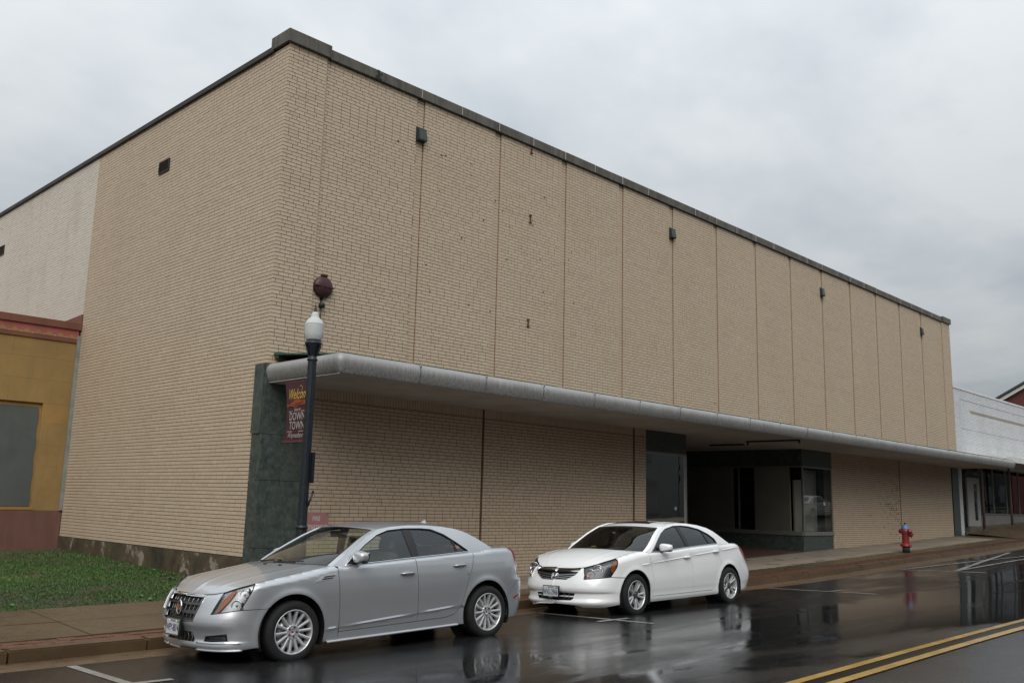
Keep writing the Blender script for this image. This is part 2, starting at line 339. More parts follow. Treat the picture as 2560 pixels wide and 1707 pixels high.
# lawn beside the building
def zlawn(x, y):
    y = np.asarray(y, float); return np.interp(y, [-.05, .5, 2.5, 5, 8.5], [-.605, -.56, -.44, -.375, -.27]) + (np.asarray(x, float)) * .006 + .02 * np.sin(x * 2.1) * np.sin(y * 1.7)
tag(grid('lawn_soil', np.linspace(-14, .05, 40), np.linspace(-.03, 8.6, 40), lambda X, Y: zlawn(X, Y), A_SOIL), kind='structure')
def make_grass():
    n = 150000
    x = RNG.uniform(-7.2, -.03, n); y = RNG.uniform(-.10, 8.2, n)
    keep = ~((y > 7.6) & (RNG.random(n) > .12)) & (RNG.random(n) < np.clip(1.25 - (y / 9), .25, 1))
    edge = -.02 - .05 * (np.sin(x * 5.3) * np.sin(x * 2.1 + 1) + .3 * np.sin(x * 17)) ; keep &= (y > edge)
    bare = np.sin(x * 1.7 + 2) * np.sin(y * 2.9 + 1) + .5 * np.sin(x * 6.1) * np.sin(y * 5.3); keep &= (bare < .95) | (RNG.random(n) < .25)
    x, y = x[keep], y[keep]; n = len(x)
    cl = np.sin(x * 3.1 + np.sin(y * 2.3)) * np.sin(y * 3.7 + np.cos(x * 1.9)); cl2 = np.sin(x * .9 + 1) * np.sin(y * 1.3 + .4)
    h = (.020 + .020 * RNG.random(n) + .008 * cl + .008 * cl2) * np.where(y < .12, .75, 1) * np.where(x > -.25, 1.5, 1); h = np.maximum(h, .018)
    a = RNG.uniform(0, 2 * np.pi, n); w = .0028 + .003 * RNG.random(n); lean = h * RNG.uniform(.2, 1.0, n); b = RNG.uniform(0, 2 * np.pi, n)
    wide = RNG.random(n) < .012; w = np.where(wide, .010 + .006 * RNG.random(n), w); h = np.where(wide, h * .9, h)
    z = zlawn(x, y) - .005
    P0 = np.stack([x - np.cos(a) * w, y - np.sin(a) * w, z], 1); P1 = np.stack([x + np.cos(a) * w, y + np.sin(a) * w, z], 1)
    mx, my = x + np.cos(b) * lean * .35, y + np.sin(b) * lean * .35
    P2 = np.stack([mx + np.cos(a) * w * .9, my + np.sin(a) * w * .9, z + h * .62], 1); P3 = np.stack([mx - np.cos(a) * w * .9, my - np.sin(a) * w * .9, z + h * .62], 1)
    P4 = np.stack([x + np.cos(b) * lean, y + np.sin(b) * lean, z + h], 1)
    V = np.stack([P0, P1, P2, P3, P4], 1).reshape(-1, 3); i = np.arange(n) * 5
    me = bpy.data.meshes.new('grass'); me.vertices.add(n * 5); me.vertices.foreach_set('co', V.ravel())
    lt = np.empty((n, 7), int); lt[:, 0:4] = i[:, None] + [0, 1, 2, 3]; lt[:, 4:7] = i[:, None] + [3, 2, 4]
    me.loops.add(n * 7); me.loops.foreach_set('vertex_index', lt.ravel())
    me.polygons.add(n * 2); st = np.empty((n, 2), int); st[:, 0] = np.arange(n) * 7; st[:, 1] = st[:, 0] + 4
    me.polygons.foreach_set('loop_start', st.ravel()); me.update(calc_edges=True); me.validate()
    tone = np.clip(.45 + .22 * cl2 + .16 * cl + RNG.normal(0, .16, n) + np.where(RNG.random(n) < .03, .4, 0), 0, 1)
    at = me.attributes.new('tone', 'FLOAT', 'POINT'); at.data.foreach_set('value', np.repeat(tone, 5))
    me.materials.append(A_GRASS); o = link(bpy.data.objects.new('grass', me)); tag(o, 'short wet green grass of the lawn beside the brick wall', 'grass', kind='stuff')
make_grass()
# weeds: broad leaf rosettes along the lawn's edges
A_WEED = simple('weed_leaf', (.055, .13, .03), .45, var=.35, scale=30)
def weed(x, y, s, label):
    mb = MB()
    for k in range(random.randint(7, 12)):
        a = random.uniform(0, 6.283); L = s * random.uniform(.6, 1.1); w = L * .32; up = random.uniform(.25, .95)
        d = Vector((math.cos(a), math.sin(a), 0)); n = Vector((-d.y, d.x, 0)); p0 = Vector((0, 0, .0))
        m = d * L * .5 + Vector((0, 0, L * .55 * up)); t = d * L + Vector((0, 0, L * .45 * up))
        mb.add([p0 - n * .003, p0 + n * .003, m + n * w, t, m - n * w], [(0, 1, 2, 3, 4)])
    o = mb.build('weed', A_WEED); o.location = (x, y, float(zlawn(x, y)) + .01)
    tag(o, label, 'weed', 'broad-leaved weeds in the lawn')
for k in range(22):
    if k < 14: x, y = random.uniform(-6.2, -1.2), random.uniform(.03, .5)
    else: x, y = random.uniform(-.55, -.1), random.uniform(.5, 6)
    weed(x, y, random.uniform(.05, .09), 'small broad-leaved green weed standing up from the lawn')
# ================================================================== building materials
def m_brick(name, lo, mid, hi, stain, rough=.6, streak=.5):
    t = MT(name, mid, rough); a = t.n('ShaderNodeAttribute'); a.attribute_name = 'tone'
    p = t.pos(); c = t.ramp(a.outputs['Fac'], [(0.0, lo), (.5, mid), (1.0, hi)])
    st = t.noise(1.0, 5, .62, t.pos((1.1, 1.1, .35))); st2 = t.noise(.33, 4, .6, p)
    c = t.mix(t.math('MULTIPLY', t.ramp(st, [(.50, 0.0), (.74, 1.0)]), streak), c, stain)
    c = t.mix(t.ramp(st2, [(.42, 0.0), (.78, .14)]), c, stain)
    c = t.mix(.15, c, t.ramp(t.noise(55, 3, .6, p), [(.3, .40), (.7, .60)]), 'OVERLAY'); t.base(c)
    t.bump(t.noise(70, 3, .6, p), .08, .002); return t.m
B_TAN = m_brick('buff_brick', (.44, .342, .238), (.49, .386, .276), (.525, .420, .305), (.34, .245, .155), .6, .14)
def m_mort():
    t = MT('dark_mortar', (.06, .04, .025), .95); n = t.noise(.75, 5, .62, t.pos((1, 1, 1.5)))
    t.base(t.ramp(n, [(.40, (.010, .006, .004)), (.56, (.030, .017, .010)), (.70, (.12, .08, .05))])); return t.m
B_MORT = m_mort()
B_WHITE = m_brick('white_painted_brick', (.52, .475, .40), (.57, .525, .445), (.60, .555, .475), (.40, .32, .21), .55, .5)
B_WMORT = simple('white_painted_joint', (.36, .335, .29), .8, var=.2, scale=2, obj=False)
B_GREYW = m_brick('grey_white_painted_brick', (.52, .53, .54), (.60, .61, .62), (.66, .67, .68), (.38, .38, .37), .55, .4)
B_GMORT = simple('grey_painted_joint', (.23, .23, .24), .8, var=.2, scale=2, obj=False)
B_TANBAND = m_brick('tan_band_brick', (.26, .22, .18), (.31, .27, .22), (.36, .31, .26), (.2, .17, .13))
def m_coping():
    t = MT('weathered_coping', (.12, .11, .09), .85); p = t.pos(); st = t.noise(1.0, 5, .7, t.pos((7, 7, .7))); n = t.noise(2.2, 6, .65, p)
    c = t.ramp(n, [(.3, (.075, .068, .056)), (.65, (.135, .122, .10)), (.85, (.19, .15, .10))]); c = t.mix(t.ramp(st, [(.45, 0.0), (.7, .8)]), c, (.035, .033, .029))
    t.base(c); t.bump(t.noise(40, 4, .6, p), .35, .004); return t.m
B_COPE = m_coping()
def m_marble():
    t = MT('green_marble', (.04, .055, .045), .42); p = t.pos(obj=False); n = t.noise(9, 8, .72, p, .4); f = t.noise(1.0, 4, .7, t.pos((60, 60, 9))); d = t.noise(.8, 4, .6, p)
    c = t.ramp(n, [(.28, (.017, .025, .021)), (.5, (.052, .068, .060)), (.74, (.108, .127, .115))]); c = t.mix(t.math('MULTIPLY', t.ramp(f, [(.5, 0.0), (.72, 1.0)]), .8), c, (.014, .02, .017))
    c = t.mix(t.ramp(d, [(.4, 0.0), (.8, .45)]), c, (.075, .085, .075)); t.base(c); t.rough(t.ramp(n, [(.3, .3), (.7, .55)])); return t.m
B_MARB = m_marble()
def m_fascia():
    t = MT('streaked_metal_fascia', (.4, .4, .4), .42, .75); p = t.pos(); s1 = t.noise(1, 4, .6, t.pos((42, 42, 1.3))); s2 = t.noise(1, 4, .6, t.pos((2.2, 2.2, .8)))
    sp = t.n('ShaderNodeSeparateXYZ'); t.l(p, sp.inputs[0]); lowf = t.ramp(t.math('MULTIPLY_ADD', sp.outputs[2], 1.0, -2.6), [(.36, 1.0), (.62, .22)])
    c = t.ramp(s2, [(.3, (.31, .305, .295)), (.7, (.37, .365, .355))]); c = t.mix(t.math('MULTIPLY', t.ramp(s1, [(.38, 0.0), (.62, .70)]), lowf), c, (.16, .147, .13)); t.base(c)
    t.bump(t.noise(1, 3, .5, t.pos((2.5, 2.5, 2.5))), .35, .05); t.b.inputs['Metallic'].default_value = .35; t.rough(t.ramp(s1, [(.3, .36), (.7, .62)])); return t.m
B_FASC = m_fascia()
B_SOFF = simple('soffit_board', (.33, .305, .275), .85, var=.15, scale=1.2, obj=False)
B_ALU = simple('aluminium_frame', (.27, .265, .25), .45, .6, var=.1, scale=8)
B_DARK = simple('dark_metal', (.02, .02, .019), .5, .3, var=.2, scale=6)
B_GREENM = simple('green_flashing', (.03, .07, .055), .5, .1, var=.35, scale=5, obj=False)
B_RUST = simple('rust', (.12, .045, .018), .85, var=.5, scale=9, obj=False)
B_SEAL = simple('rust_stained_sealant', (.095, .048, .026), .9, var=.5, scale=2.5, obj=False)
B_CAULK = simple('white_caulk', (.45, .44, .41), .7, var=.2, scale=5)
B_TERR = simple('terrazzo', (.115, .062, .05), .4, var=.25, scale=3, obj=False)
B_PLAST = simple('interior_plaster', (.62, .58, .50), .85, var=.12, scale=1.2, obj=False)
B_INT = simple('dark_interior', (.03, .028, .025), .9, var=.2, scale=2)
B_ROOF = simple('roof_membrane', (.06, .06, .06), .9, var=.2, scale=1, obj=False)
def m_found():
    t = MT('mossy_foundation', (.12, .10, .07), .85); p = t.pos(); n = t.noise(1.6, 6, .62, p, .5); m = t.noise(3.2, 5, .6, p)
    c = t.ramp(n, [(.32, (.022, .018, .011)), (.46, (.055, .040, .021)), (.565, (.085, .062, .034)), (.585, (.23, .195, .15)), (.8, (.27, .235, .19))])
    c = t.mix(t.ramp(m, [(.5, 0.0), (.68, .7)]), c, (.045, .05, .014)); t.base(c); t.bump(t.noise(18, 5, .6, p), .4, .01); return t.m
B_FOUND = m_found()
def m_glass(name, tint, refl=1.0, rough=.0, dark=.0):
    """thin pane: transparent body + fresnel mirror"""
    m = bpy.data.materials.new(name); m.use_nodes = True; n = m.node_tree; n.nodes.clear()
    o = n.nodes.new('ShaderNodeOutputMaterial'); tr = n.nodes.new('ShaderNodeBsdfTransparent'); gl = n.nodes.new('ShaderNodeBsdfGlossy'); mx = n.nodes.new('ShaderNodeMixShader')
    fr = n.nodes.new('ShaderNodeFresnel'); fr.inputs[0].default_value = 1.5
    mu = n.nodes.new('ShaderNodeMath'); mu.operation = 'MULTIPLY'; mu.inputs[1].default_value = refl; mu.use_clamp = True
    nz = n.nodes.new('ShaderNodeTexNoise'); nz.inputs['Scale'].default_value = 1.7; geo = n.nodes.new('ShaderNodeNewGeometry'); n.links.new(geo.outputs['Position'], nz.inputs['Vector'])
    bp = n.nodes.new('ShaderNodeBump'); bp.inputs['Strength'].default_value = .015; bp.inputs['Distance'].default_value = .05; n.links.new(nz.outputs[0], bp.inputs['Height']); n.links.new(bp.outputs[0], gl.inputs['Normal'])
    tr.inputs[0].default_value = (*tint, 1); gl.inputs['Roughness'].default_value = rough; gl.inputs[0].default_value = (.95, .97, .98, 1)
    n.links.new(fr.outputs[0], mu.inputs[0]); n.links.new(mu.outputs[0], mx.inputs[0]); n.links.new(tr.outputs[0], mx.inputs[1]); n.links.new(gl.outputs[0], mx.inputs[2]); n.links.new(mx.outputs[0], o.inputs[0])
    return m
B_GLASS = m_glass('shop_window_glass', (.74, .76, .74), 1.0)
# ================================================================== brick layer
CH = .067533                        # one course
BRL = .2033                         # one stretcher with its joint
def lay(u0, u1, z0, z1, seed, header=.07, cut=None):
    """bricks of a wall face as rows (ua, ub, za, zb, tone)"""
    rg = random.Random(seed); out = []; i0 = int(math.floor(z0 / CH + 1e-4)); i1 = int(math.ceil(z1 / CH - 1e-4))
    for i in range(i0, i1):
        za, zb = max(z0, i * CH), min(z1, (i + 1) * CH)
        if zb - za < .012: continue
        u = u0 - BRL * (.5 * (i % 2) + rg.choice((0, .0, .25)) * (i % 3 == 0)); rowtone = rg.gauss(0, .06)
        while u < u1 - .004:
            L = BRL * (.5 if rg.random() < header else 1.0); a, b = max(u, u0), min(u + L, u1); u += L
            if b - a < .03: continue
            if cut and cut((a + b) / 2, (za + zb) / 2): continue
            tn = .5 + rowtone + rg.gauss(0, .14)
            if rg.random() < .03: tn += rg.choice((-.35, .35))
            out.append((a, b, za, zb, min(1, max(0, tn))))
    return out
def brick_mesh(rows, mp, joint=.0098, depth=.03, jit=.0010):
    """rows -> numpy verts (n,8,3); mp(u,d,z) maps face coordinates, d = depth behind the face"""
    r = np.array(rows); n = len(r); j = joint / 2; fd = RNG.normal(0, jit, n).clip(-.004, .004)
    a, b, za, zb = r[:, 0] + j, r[:, 1] - j, r[:, 2] + j, r[:, 3] - j
    V = np.empty((n, 8, 3))
    for k, (u, z, d) in enumerate(((a, za, fd), (b, za, fd), (b, zb, fd), (a, zb, fd), (a, za, fd * 0 + depth), (b, za, fd * 0 + depth), (b, zb, fd * 0 + depth), (a, zb, fd * 0 + depth))):
        V[:, k] = np.stack(np.broadcast_arrays(*mp(u, d, z)), -1)
    return V, r[:, 4]
QF = np.array([[0, 1, 2, 3], [3, 2, 6, 7], [1, 0, 4, 5], [0, 3, 7, 4], [2, 1, 5, 6]])
def stuff_boxes(name, V, tone, mat, parent, kind='stuff'):
    n = len(V); me = bpy.data.meshes.new(name); me.vertices.add(n * 8); me.vertices.foreach_set('co', V.reshape(-1))
    lp = (np.arange(n)[:, None, None] * 8 + QF[None]).reshape(-1); me.loops.add(n * 20); me.loops.foreach_set('vertex_index', lp)
    me.polygons.add(n * 5); me.polygons.foreach_set('loop_start', np.arange(n * 5) * 4); me.update(calc_edges=True); me.polygons.foreach_set('use_smooth', np.zeros(n * 5, bool))
    at = me.attributes.new('tone', 'FLOAT', 'POINT'); at.data.foreach_set('value', np.repeat(tone, 8)); me.materials.append(mat)
    o = link(bpy.data.objects.new(name, me), parent)
    if kind: o['kind'] = kind
    return o
_Rc = np.array(Matrix.Identity(3)); 
from mathutils import Euler
_Rc = np.array(Euler(CROT, 'XYZ').to_matrix()); _f = 2280.16
def img(P):
    q = (P - np.array(CAM)) @ _Rc; return np.stack([1280 + _f * q[..., 0] / -q[..., 2], 853.5 + _f * q[..., 1] / q[..., 2]], -1)
def split_bricks(name, V, tone, mat, parent, N=300, ok=None):
    """the N bricks that show largest become parts of their own, the rest one stuff part"""
    I = img(V[:, :4]); d1 = I[:, 2] - I[:, 0]; d2 = I[:, 3] - I[:, 1]; area = np.abs(d1[:, 0] * d2[:, 1] - d1[:, 1] * d2[:, 0]) / 2
    c = V[:, :4].mean(1); area = np.where(ok(c) if ok is not None else True, area, 0)
    L = np.linalg.norm(V[:, 1] - V[:, 0], axis=1); area = np.where(L > .19, area, 0)
    top = np.argsort(-area)[:N]; keep = np.ones(len(V), bool); keep[top] = False
    cache = {}
    for i in top:
        ax = 0 if abs(V[i, 1, 0] - V[i, 0, 0]) > .1 else 1; tn = round(float(tone[i]) * 6) / 6; key = (ax, tn)
        if key not in cache:
            me = bpy.data.meshes.new('brick'); loc = V[i] - V[i, 0]; me.from_pydata([tuple(map(float, q)) for q in loc], [], [tuple(map(int, q)) for q in QF]); me.update()
            at = me.attributes.new('tone', 'FLOAT', 'POINT'); at.data.foreach_set('value', [tn] * 8); me.materials.append(mat); cache[key] = me
        o = link(bpy.data.objects.new('brick', cache[key]), parent); o.location = V[i, 0]
    return stuff_boxes(name, V[keep], tone[keep], mat, parent)
# ================================================================== the department store
ZT = 9.117; BAY = 2.236; WP = .819; W0 = 1.0353; XE0 = W0 + 14 * BAY; XE = XE0 + .85
YP, YS = .05, .085                  # recessed panels, slots between them
store = thing('department_store', 'long two-storey buff brick store with flat canopy, on the street corner', 'building', (0, 0, 0))
XJ = [W0 + BAY * k for k in range(1, 14)]
allV, allT = [], []
def put(rows, mp, **k):
    V, t = brick_mesh(rows, mp, **k); allV.append(V); allT.append(t)
fr = lambda y0: (lambda u, d, z: (u, y0 + d, z))
sdm = lambda x0: (lambda u, d, z: (x0 + d, u, z))
core = MB()                          # dark mortar faces and the mass of the wall behind the bricks
ZB = 3.0
core.box((.012, YS + .012, ZB), (XE - .012, .5, ZT - .01))
# corner pier, end pier
put(lay(0, WP, ZB, ZT, 1), fr(0)); core.box((.008, .007, ZB), (WP - .010, YS + .02, ZT))
put(lay(XE0, XE, ZB, ZT, 2), fr(0)); core.box((XE0 + .01, .007, ZB), (XE - .010, YS + .02, ZT))
put([(0, YP, i * CH, (i + 1) * CH, .5) for i in range(45, 135)], lambda u, d, z: (WP - .002 - d, u, z), joint=.009)   # return of the corner pier
put([(0, YP, i * CH, (i + 1) * CH, .5) for i in range(45, 135)], lambda u, d, z: (XE0 + .002 + d, u, z), joint=.009)
edges = [WP] + XJ + [XE0]
seal = MB()
for k in range(14):
    a = edges[k]; b = edges[k + 1] - (.2 if k < 13 else 0)
    put(lay(a, b, ZB, ZT, 10 + k), fr(YP)); core.box((a + .008, YP + .007, ZB), (b - .008, YS + .02, ZT))
    if k < 13:
        put([(b, b + .2, i * CH, (i + 1) * CH, .45 + random.gauss(0, .1)) for i in range(int(ZB / CH), 135)], fr(YS))
        put([(YP, YS, i * CH, (i + 1) * CH, .4) for i in range(45, 135)], lambda u, d, z, X=edges[k + 1]: (X + .0005 + d, u, z))
        seal.box((edges[k + 1] - .010, YS - .006, 3.2), (edges[k + 1] - .001, YS + .004, ZT - .002))
seal.build('joint_sealant', B_SEAL, store)
# lower walls under the canopy
def bottom(x): return float(zwalk(x, 0)) - .03
def lower(x0, x1, seed, soldier):
    zt = 2.93 - (.205 if soldier else 0); zb = bottom(x0) - .05
    put(lay(x0, x1, zb, zt, seed), fr(0.0)); core.box((x0 + .01, .007, zb), (x1 - .01, .3, 2.93))
    if soldier:
        n = int((x1 - x0) / .0677); put([(x0 + i * (x1 - x0) / n, x0 + (i + 1) * (x1 - x0) / n, zt, 2.93, .42 + random.gauss(0, .14)) for i in range(n)], fr(.001), joint=.009)
for a, b, sd in ((.86, 5.13, 41), (5.19, 10.33, 42), (10.41, 10.87, 43)): lower(a, b, sd, True)
for a, b, sd in ((21.27, 26.87, 44), (26.95, 32.34, 45)): lower(a, b, sd, False)
jn = MB()
for x in (5.16, 10.37, 26.91): jn.box((x - .032, .012, bottom(x) - .1), (x + .032, .028, 2.93))
jn.build('expansion_joint', B_SEAL, store)
put([(.0, .3, i * CH, (i + 1) * CH, .45) for i in range(-9, 43)], lambda u, d, z: (21.268 + d, u, z))   # return beside the display window
# side wall
YW = 8.488
put(lay(.0, YW, -.001, ZT - .03, 61), sdm(0)); core.box((.007, .008, -.2), (.4, YW, ZT - .05))
V = np.concatenate(allV); T = np.concatenate(allT)
okf = lambda c: (((c[:, 1] < .01) & (c[:, 2] > .85) & (c[:, 2] < 2.7) & (c[:, 0] > 1.5)) | ((c[:, 0] < .012) & (c[:, 1] > .32)))
split_bricks('brickwork', V, T, B_TAN, store, 300, okf)
core.box((.40, .5, -.6), (XE - .01, .9, 3.0)) if False else None
core.build('wall_core', B_MORT, store)
# white painted upper part of the side wall, behind the neighbour
rows = lay(YW + .002, 24, 4.6, ZT - .03, 62); V2, T2 = brick_mesh(rows, sdm(.0), joint=.008, jit=.001)
stuff_boxes('painted_brickwork', V2, T2, B_WHITE, store)
MB().box((.006, YW, 4.0), (.4, 24, ZT - .05)).build('painted_wall_core', B_WMORT, store)
# foundation
fo = MB(); n = 26
for i in range(n):
    y0, y1 = .30 + (YW - .30) * i / n, .30 + (YW - .30) * (i + 1) / n
    fo.box((-.03 + random.uniform(-.006, .006), y0, -.95), (.3, y1 + (.0 if i == n - 1 else .0), -.012))
fo.build('foundation', B_FOUND, store)
MB().box((.012, .012, -1.0), (.5, .32, -.2)).build('corner_footing', B_FOUND, store)
# coping
def coping(x0, x1, y0, z0, z1):
    return MB().box((x0 + .004, y0, z0), (x1 - .004, .55, z1), .008).build('coping_stone', B_COPE, store)
coping(-.06, WP + .05, -.065, ZT + .002, ZT + .245); coping(XE0 - .04, XE + .055, -.065, ZT + .002, ZT + .235)
cx = np.linspace(WP + .058, XE0 - .05, 29); ck = MB()
for k in range(28):
    coping(cx[k], cx[k + 1] - .004, -.015, ZT + .002 + random.uniform(0, .002), ZT + .205 + random.uniform(-.004, .004))
    if k and k not in (1, 10, 16, 23): ck.box((cx[k] - .006, -.02, ZT + .015), (cx[k] + .003, .1, ZT + .206))
ck.build('coping_caulk', B_CAULK, store)
tar = MB()
for i in range(7): tar.box((cx[1] - .05 + random.uniform(-.05, .04), -.02, ZT + .01 + i * .027), (cx[1] + .06 + random.uniform(-.04, .05), .0, ZT + .04 + i * .027))
tar.build('tar_patch', B_DARK, store)
MB().box((-.055, .47, ZT - .035), (.5, 24, ZT + .075), .012).build('edge_coping', simple('black_metal_coping', (.026, .026, .02), .6, .2, var=.5, scale=2, obj=False), store)
MB().box((.45, .55, ZT - .2), (XE - .2, 24, ZT - .12)).build('roof', B_ROOF, store)
rear = MB(); rear.box((XE - .3, .5, -.8), (XE - .02, 24, ZT - .01)); rear.box((.1, 23.7, -.8), (XE - .1, 24, ZT - .01)); rear.build('rear_wall', B_MORT, store)
# marble corner pilaster and end pilaster, slab by slab
zc = [-.75, .54 - .38, 1.27, 2.04, 3.235]
for i in range(4):
    z0, z1 = zc[i] + .003, zc[i + 1] - .003
    MB().box((-.022, -.024, z0), (.905, .012, z1), .003).build('marble_slab', B_MARB, store)
    MB().box((-.0235, .014, z0), (.012, .292, z1), .003).build('marble_slab', B_MARB, store)
MB().box((-.042, .004, 2.046), (-.024, .30, 3.24), .002).build('marble_slab', B_MARB, store)
for i in range(3):
    z0 = (-.2, .95, 1.95)[i]; z1 = (.945, 1.945, 2.93)[i]
    MB().box((32.42, -.022, z0), (33.16, .012, z1), .003).build('marble_slab', B_MARB, store)
MB().box((32.345, .03, -.2), (32.415, .1, 2.93)).build('shadow_gap', B_DARK, store)
# canopy
can = MB(); can.add([(.12, -2.02, 3.215), (33.6, -2.02, 3.215), (33.6, .04, 3.40), (.12, .04, 3.40), (.12, -2.02, 3.235), (33.6, -2.02, 3.235), (33.6, .04, 3.43), (.12, .04, 3.43)],
    [(0, 1, 2, 3), (4, 7, 6, 5), (0, 4, 5, 1), (1, 5, 6, 2), (2, 6, 7, 3), (3, 7, 4, 0)])
canopy = can.build('canopy', B_GREENM, store)
MB().box((.14, -.12, 3.335), (33.1, .045, 3.445), .01).build('wall_flashing', B_GREENM, canopy)
MB().box((.13, -1.99, 2.95), (33.55, .0, 3.2)).build('canopy_core', B_DARK, canopy)
prof = [(-1.93, 3.245), (-2.01, 3.243), (-2.07, 3.225), (-2.115, 3.185), (-2.135, 3.13), (-2.132, 3.07), (-2.115, 3.0), (-2.085, 2.94), (-2.06, 2.905), (-2.03, 2.905)]
nf = 22; fxs = np.linspace(.10, 33.66, nf + 1); sag = [random.uniform(-.004, .003) for _ in range(nf + 1)]
for k in range(nf):
    x0, x1 = fxs[k] + .004, fxs[k + 1] - .007; m = 5; v = []; dyy = random.uniform(-.003, .003)
    for i in range(m + 1):
        x = x0 + (x1 - x0) * i / m; s = sag[k] + (sag[k + 1] - sag[k]) * i / m
        cut = max(0.0, (.10 + .14 - x)) if k == 0 else 0
        for (y, z) in prof: v.append((x if not (k == 0 and i == 0) else .10 + (2.135 + y) * .0, y + dyy + .004 * math.sin(x * 7) + .01 * (x / 33), z + s - .012 * (x / 33)))
    q = len(prof); o = MB().add(v, [(i * q + j, (i + 1) * q + j, (i + 1) * q + j + 1, i * q + j + 1) for i in range(m) for j in range(q - 1)], True).build('fascia_panel', B_FASC, canopy)
# return of the fascia at both ends (the bullnose turns the corner towards the wall)
def ret(xc, sgn, y0, y1):
    v = []; m = 6; q = len(prof)
    for i in range(m + 1):
        y = y0 + (y1 - y0) * i / m
        for (py, z) in prof: v.append((xc + sgn * (-(py + 2.02)) , y, z + .0))
    MB().add(v, [(i * q + j, (i + 1) * q + j, (i + 1) * q + j + 1, i * q + j + 1) for i in range(m) for j in range(q - 1)], True).build('fascia_panel', B_FASC, canopy)
ret(.10, -1, -2.02, -.03)
# quarter turn that closes the near corner
v = []; q = len(prof); m = 8
for i in range(m + 1):
    a = math.pi / 2 * i / m
    for (py, z) in prof:
        rr = -(py + 2.02); v.append((.10 - rr * math.sin(a), -2.02 - rr * math.cos(a) + .0, z))
MB().add(v, [(i * q + j, (i + 1) * q + j, (i + 1) * q + j + 1, i * q + j + 1) for i in range(m) for j in range(q - 1)], True).build('fascia_corner', B_FASC, canopy)
ret(33.62, 1, -2.02, -1.2)
v = []
for i in range(m + 1):
    a = math.pi / 2 * i / m
    for (py, z) in prof:
        rr = -(py + 2.02); v.append((33.62 + rr * math.sin(a), -2.02 - rr * math.cos(a), z - .012))
MB().add(v, [(i * q + j, (i + 1) * q + j, (i + 1) * q + j + 1, i * q + j + 1) for i in range(m) for j in range(q - 1)], True).build('fascia_corner', B_FASC, canopy)
MB().box((.2, -1.95, 3.243), (33.5, -1.90, 3.262)).build('drip_edge', B_GREENM, canopy)
sc = MB()                           # screws and seams along the fascia
for k in range(1, nf): sc.lathe([(.0, -2.147), (.012, -2.147), (.014, -2.135)], 8, (fxs[k], .0, 3.19), 'y')
sc.build('fascia_screws', B_DARK, canopy)
for k in range(28):
    x0 = .05 + k * 1.197; MB().box((x0 + .003, -2.05, 2.905 + random.uniform(-.003, .003)), (x0 + 1.194, -.004 if not (10.6 < x0 < 20.5) else -.004, 2.93)).build('soffit_panel', B_SOFF, canopy)
for k in range(4): MB().box((12.72 + k * 1.63, .0, 2.91), (12.72 + k * 1.63 + 1.625, 5.4, 2.94)).build('soffit_panel', B_SOFF, canopy)
ft = MB()
for (x0, y0, x1, y1) in ((15.35, -.24, 15.49, -1.84), (16.35, .45, 16.47, 1.6)): ft.box((x0, min(y0, y1), 2.865), (x1, max(y0, y1), 2.905))
ft.box((15.40, -1.86, 2.80), (15.44, -1.82, 2.87)); ft.box((15.40, -.28, 2.78), (15.44, -.24, 2.87)); ft.build('fluorescent_batten', B_DARK, canopy)
# ------------------------------------------------------------------ recessed entrance with display windows
XL0, XL1, XR0, XR1 = 10.87, 12.70, 19.20, 21.26
ent = MB(); v = []
xs = np.linspace(10.9, 21.3, 12); ys = np.linspace(.02, 5.4, 6)
grid('entrance_floor', xs, ys, lambda X, Y: zwalk(X, Y * 0) + .006 + .03 * Y, B_TERR, store)
def window(x0, y0, x1, y1, z0, z1, name='display_window', parent=store):
    """pane between two plan points with its aluminium frame"""
    d = Vector((x1 - x0, y1 - y0, 0)); L = d.length; d.normalize(); n = Vector((-d.y, d.x, 0))
    P = lambda u, w, z: (x0 + d.x * u + n.x * w, y0 + d.y * u + n.y * w, z)
    pane = MB().add([P(.0, 0, z0), P(L, 0, z0), P(L, 0, z1), P(.0, 0, z1)], [(0, 1, 2, 3)]).build('pane', B_GLASS, parent)
    return pane, P, L
def bar(P, u0, u1, w0, w1, z0, z1, mat, name, parent):
    c = [P(u, w, z) for z in (z0, z1) for u, w in ((u0, w0), (u1, w0), (u1, w1), (u0, w1))]
    return MB().add(c, [(3, 2, 1, 0), (4, 5, 6, 7), (0, 1, 5, 4), (1, 2, 6, 5), (2, 3, 7, 6), (3, 0, 4, 7)]).build(name, mat, parent)
def display(x0, y0, x1, y1, mull, zs, zh=2.33):
    pane, P, L = window(x0, y0, x1, y1, zs + .02, zh)
    bar(P, -.0, L, -.05, .06, zs - .12, zs, B_ALU, 'window_sill', store); bar(P, -.0, L, -.02, .03, zh, zh + .045, B_ALU, 'window_head', store)
    for u in mull: bar(P, u - .025, u + .025, -.03, .03, zs, zh, B_ALU, 'mullion', store)
    n = max(1, round(L / 1.4))
    for k in range(n):
        bar(P, L * k / n + .002, L * (k + 1) / n - .002, -.012, .05, zh + .048, 2.93, B_MARB, 'marble_slab', store)
        bar(P, L * k / n + .002, L * (k + 1) / n - .002, -.008, .05, -.75, zs - .123, B_MARB, 'marble_slab', store)
display(XL0 + .01, .03, XL1, .03, [XL1 - XL0 - .04], .33)
display(XL1, .03, XL1 - .4, 5.2, [2.2, 4.2], .33)
display(XR0, .03, XR1 - .01, .03, [.028, 2.03], .33)
display(XR0 - .0, 5.2, XR0, .035, [2.93, .6], .33)
itr = MB()
itr.box((XL0 + .02, .06, .2), (XL1 - .06, 4.9, .32)); itr.box((XR0 + .05, .06, .2), (XR1 - .02, 5.1, .32)); itr.build('display_floor', B_PLAST, store)
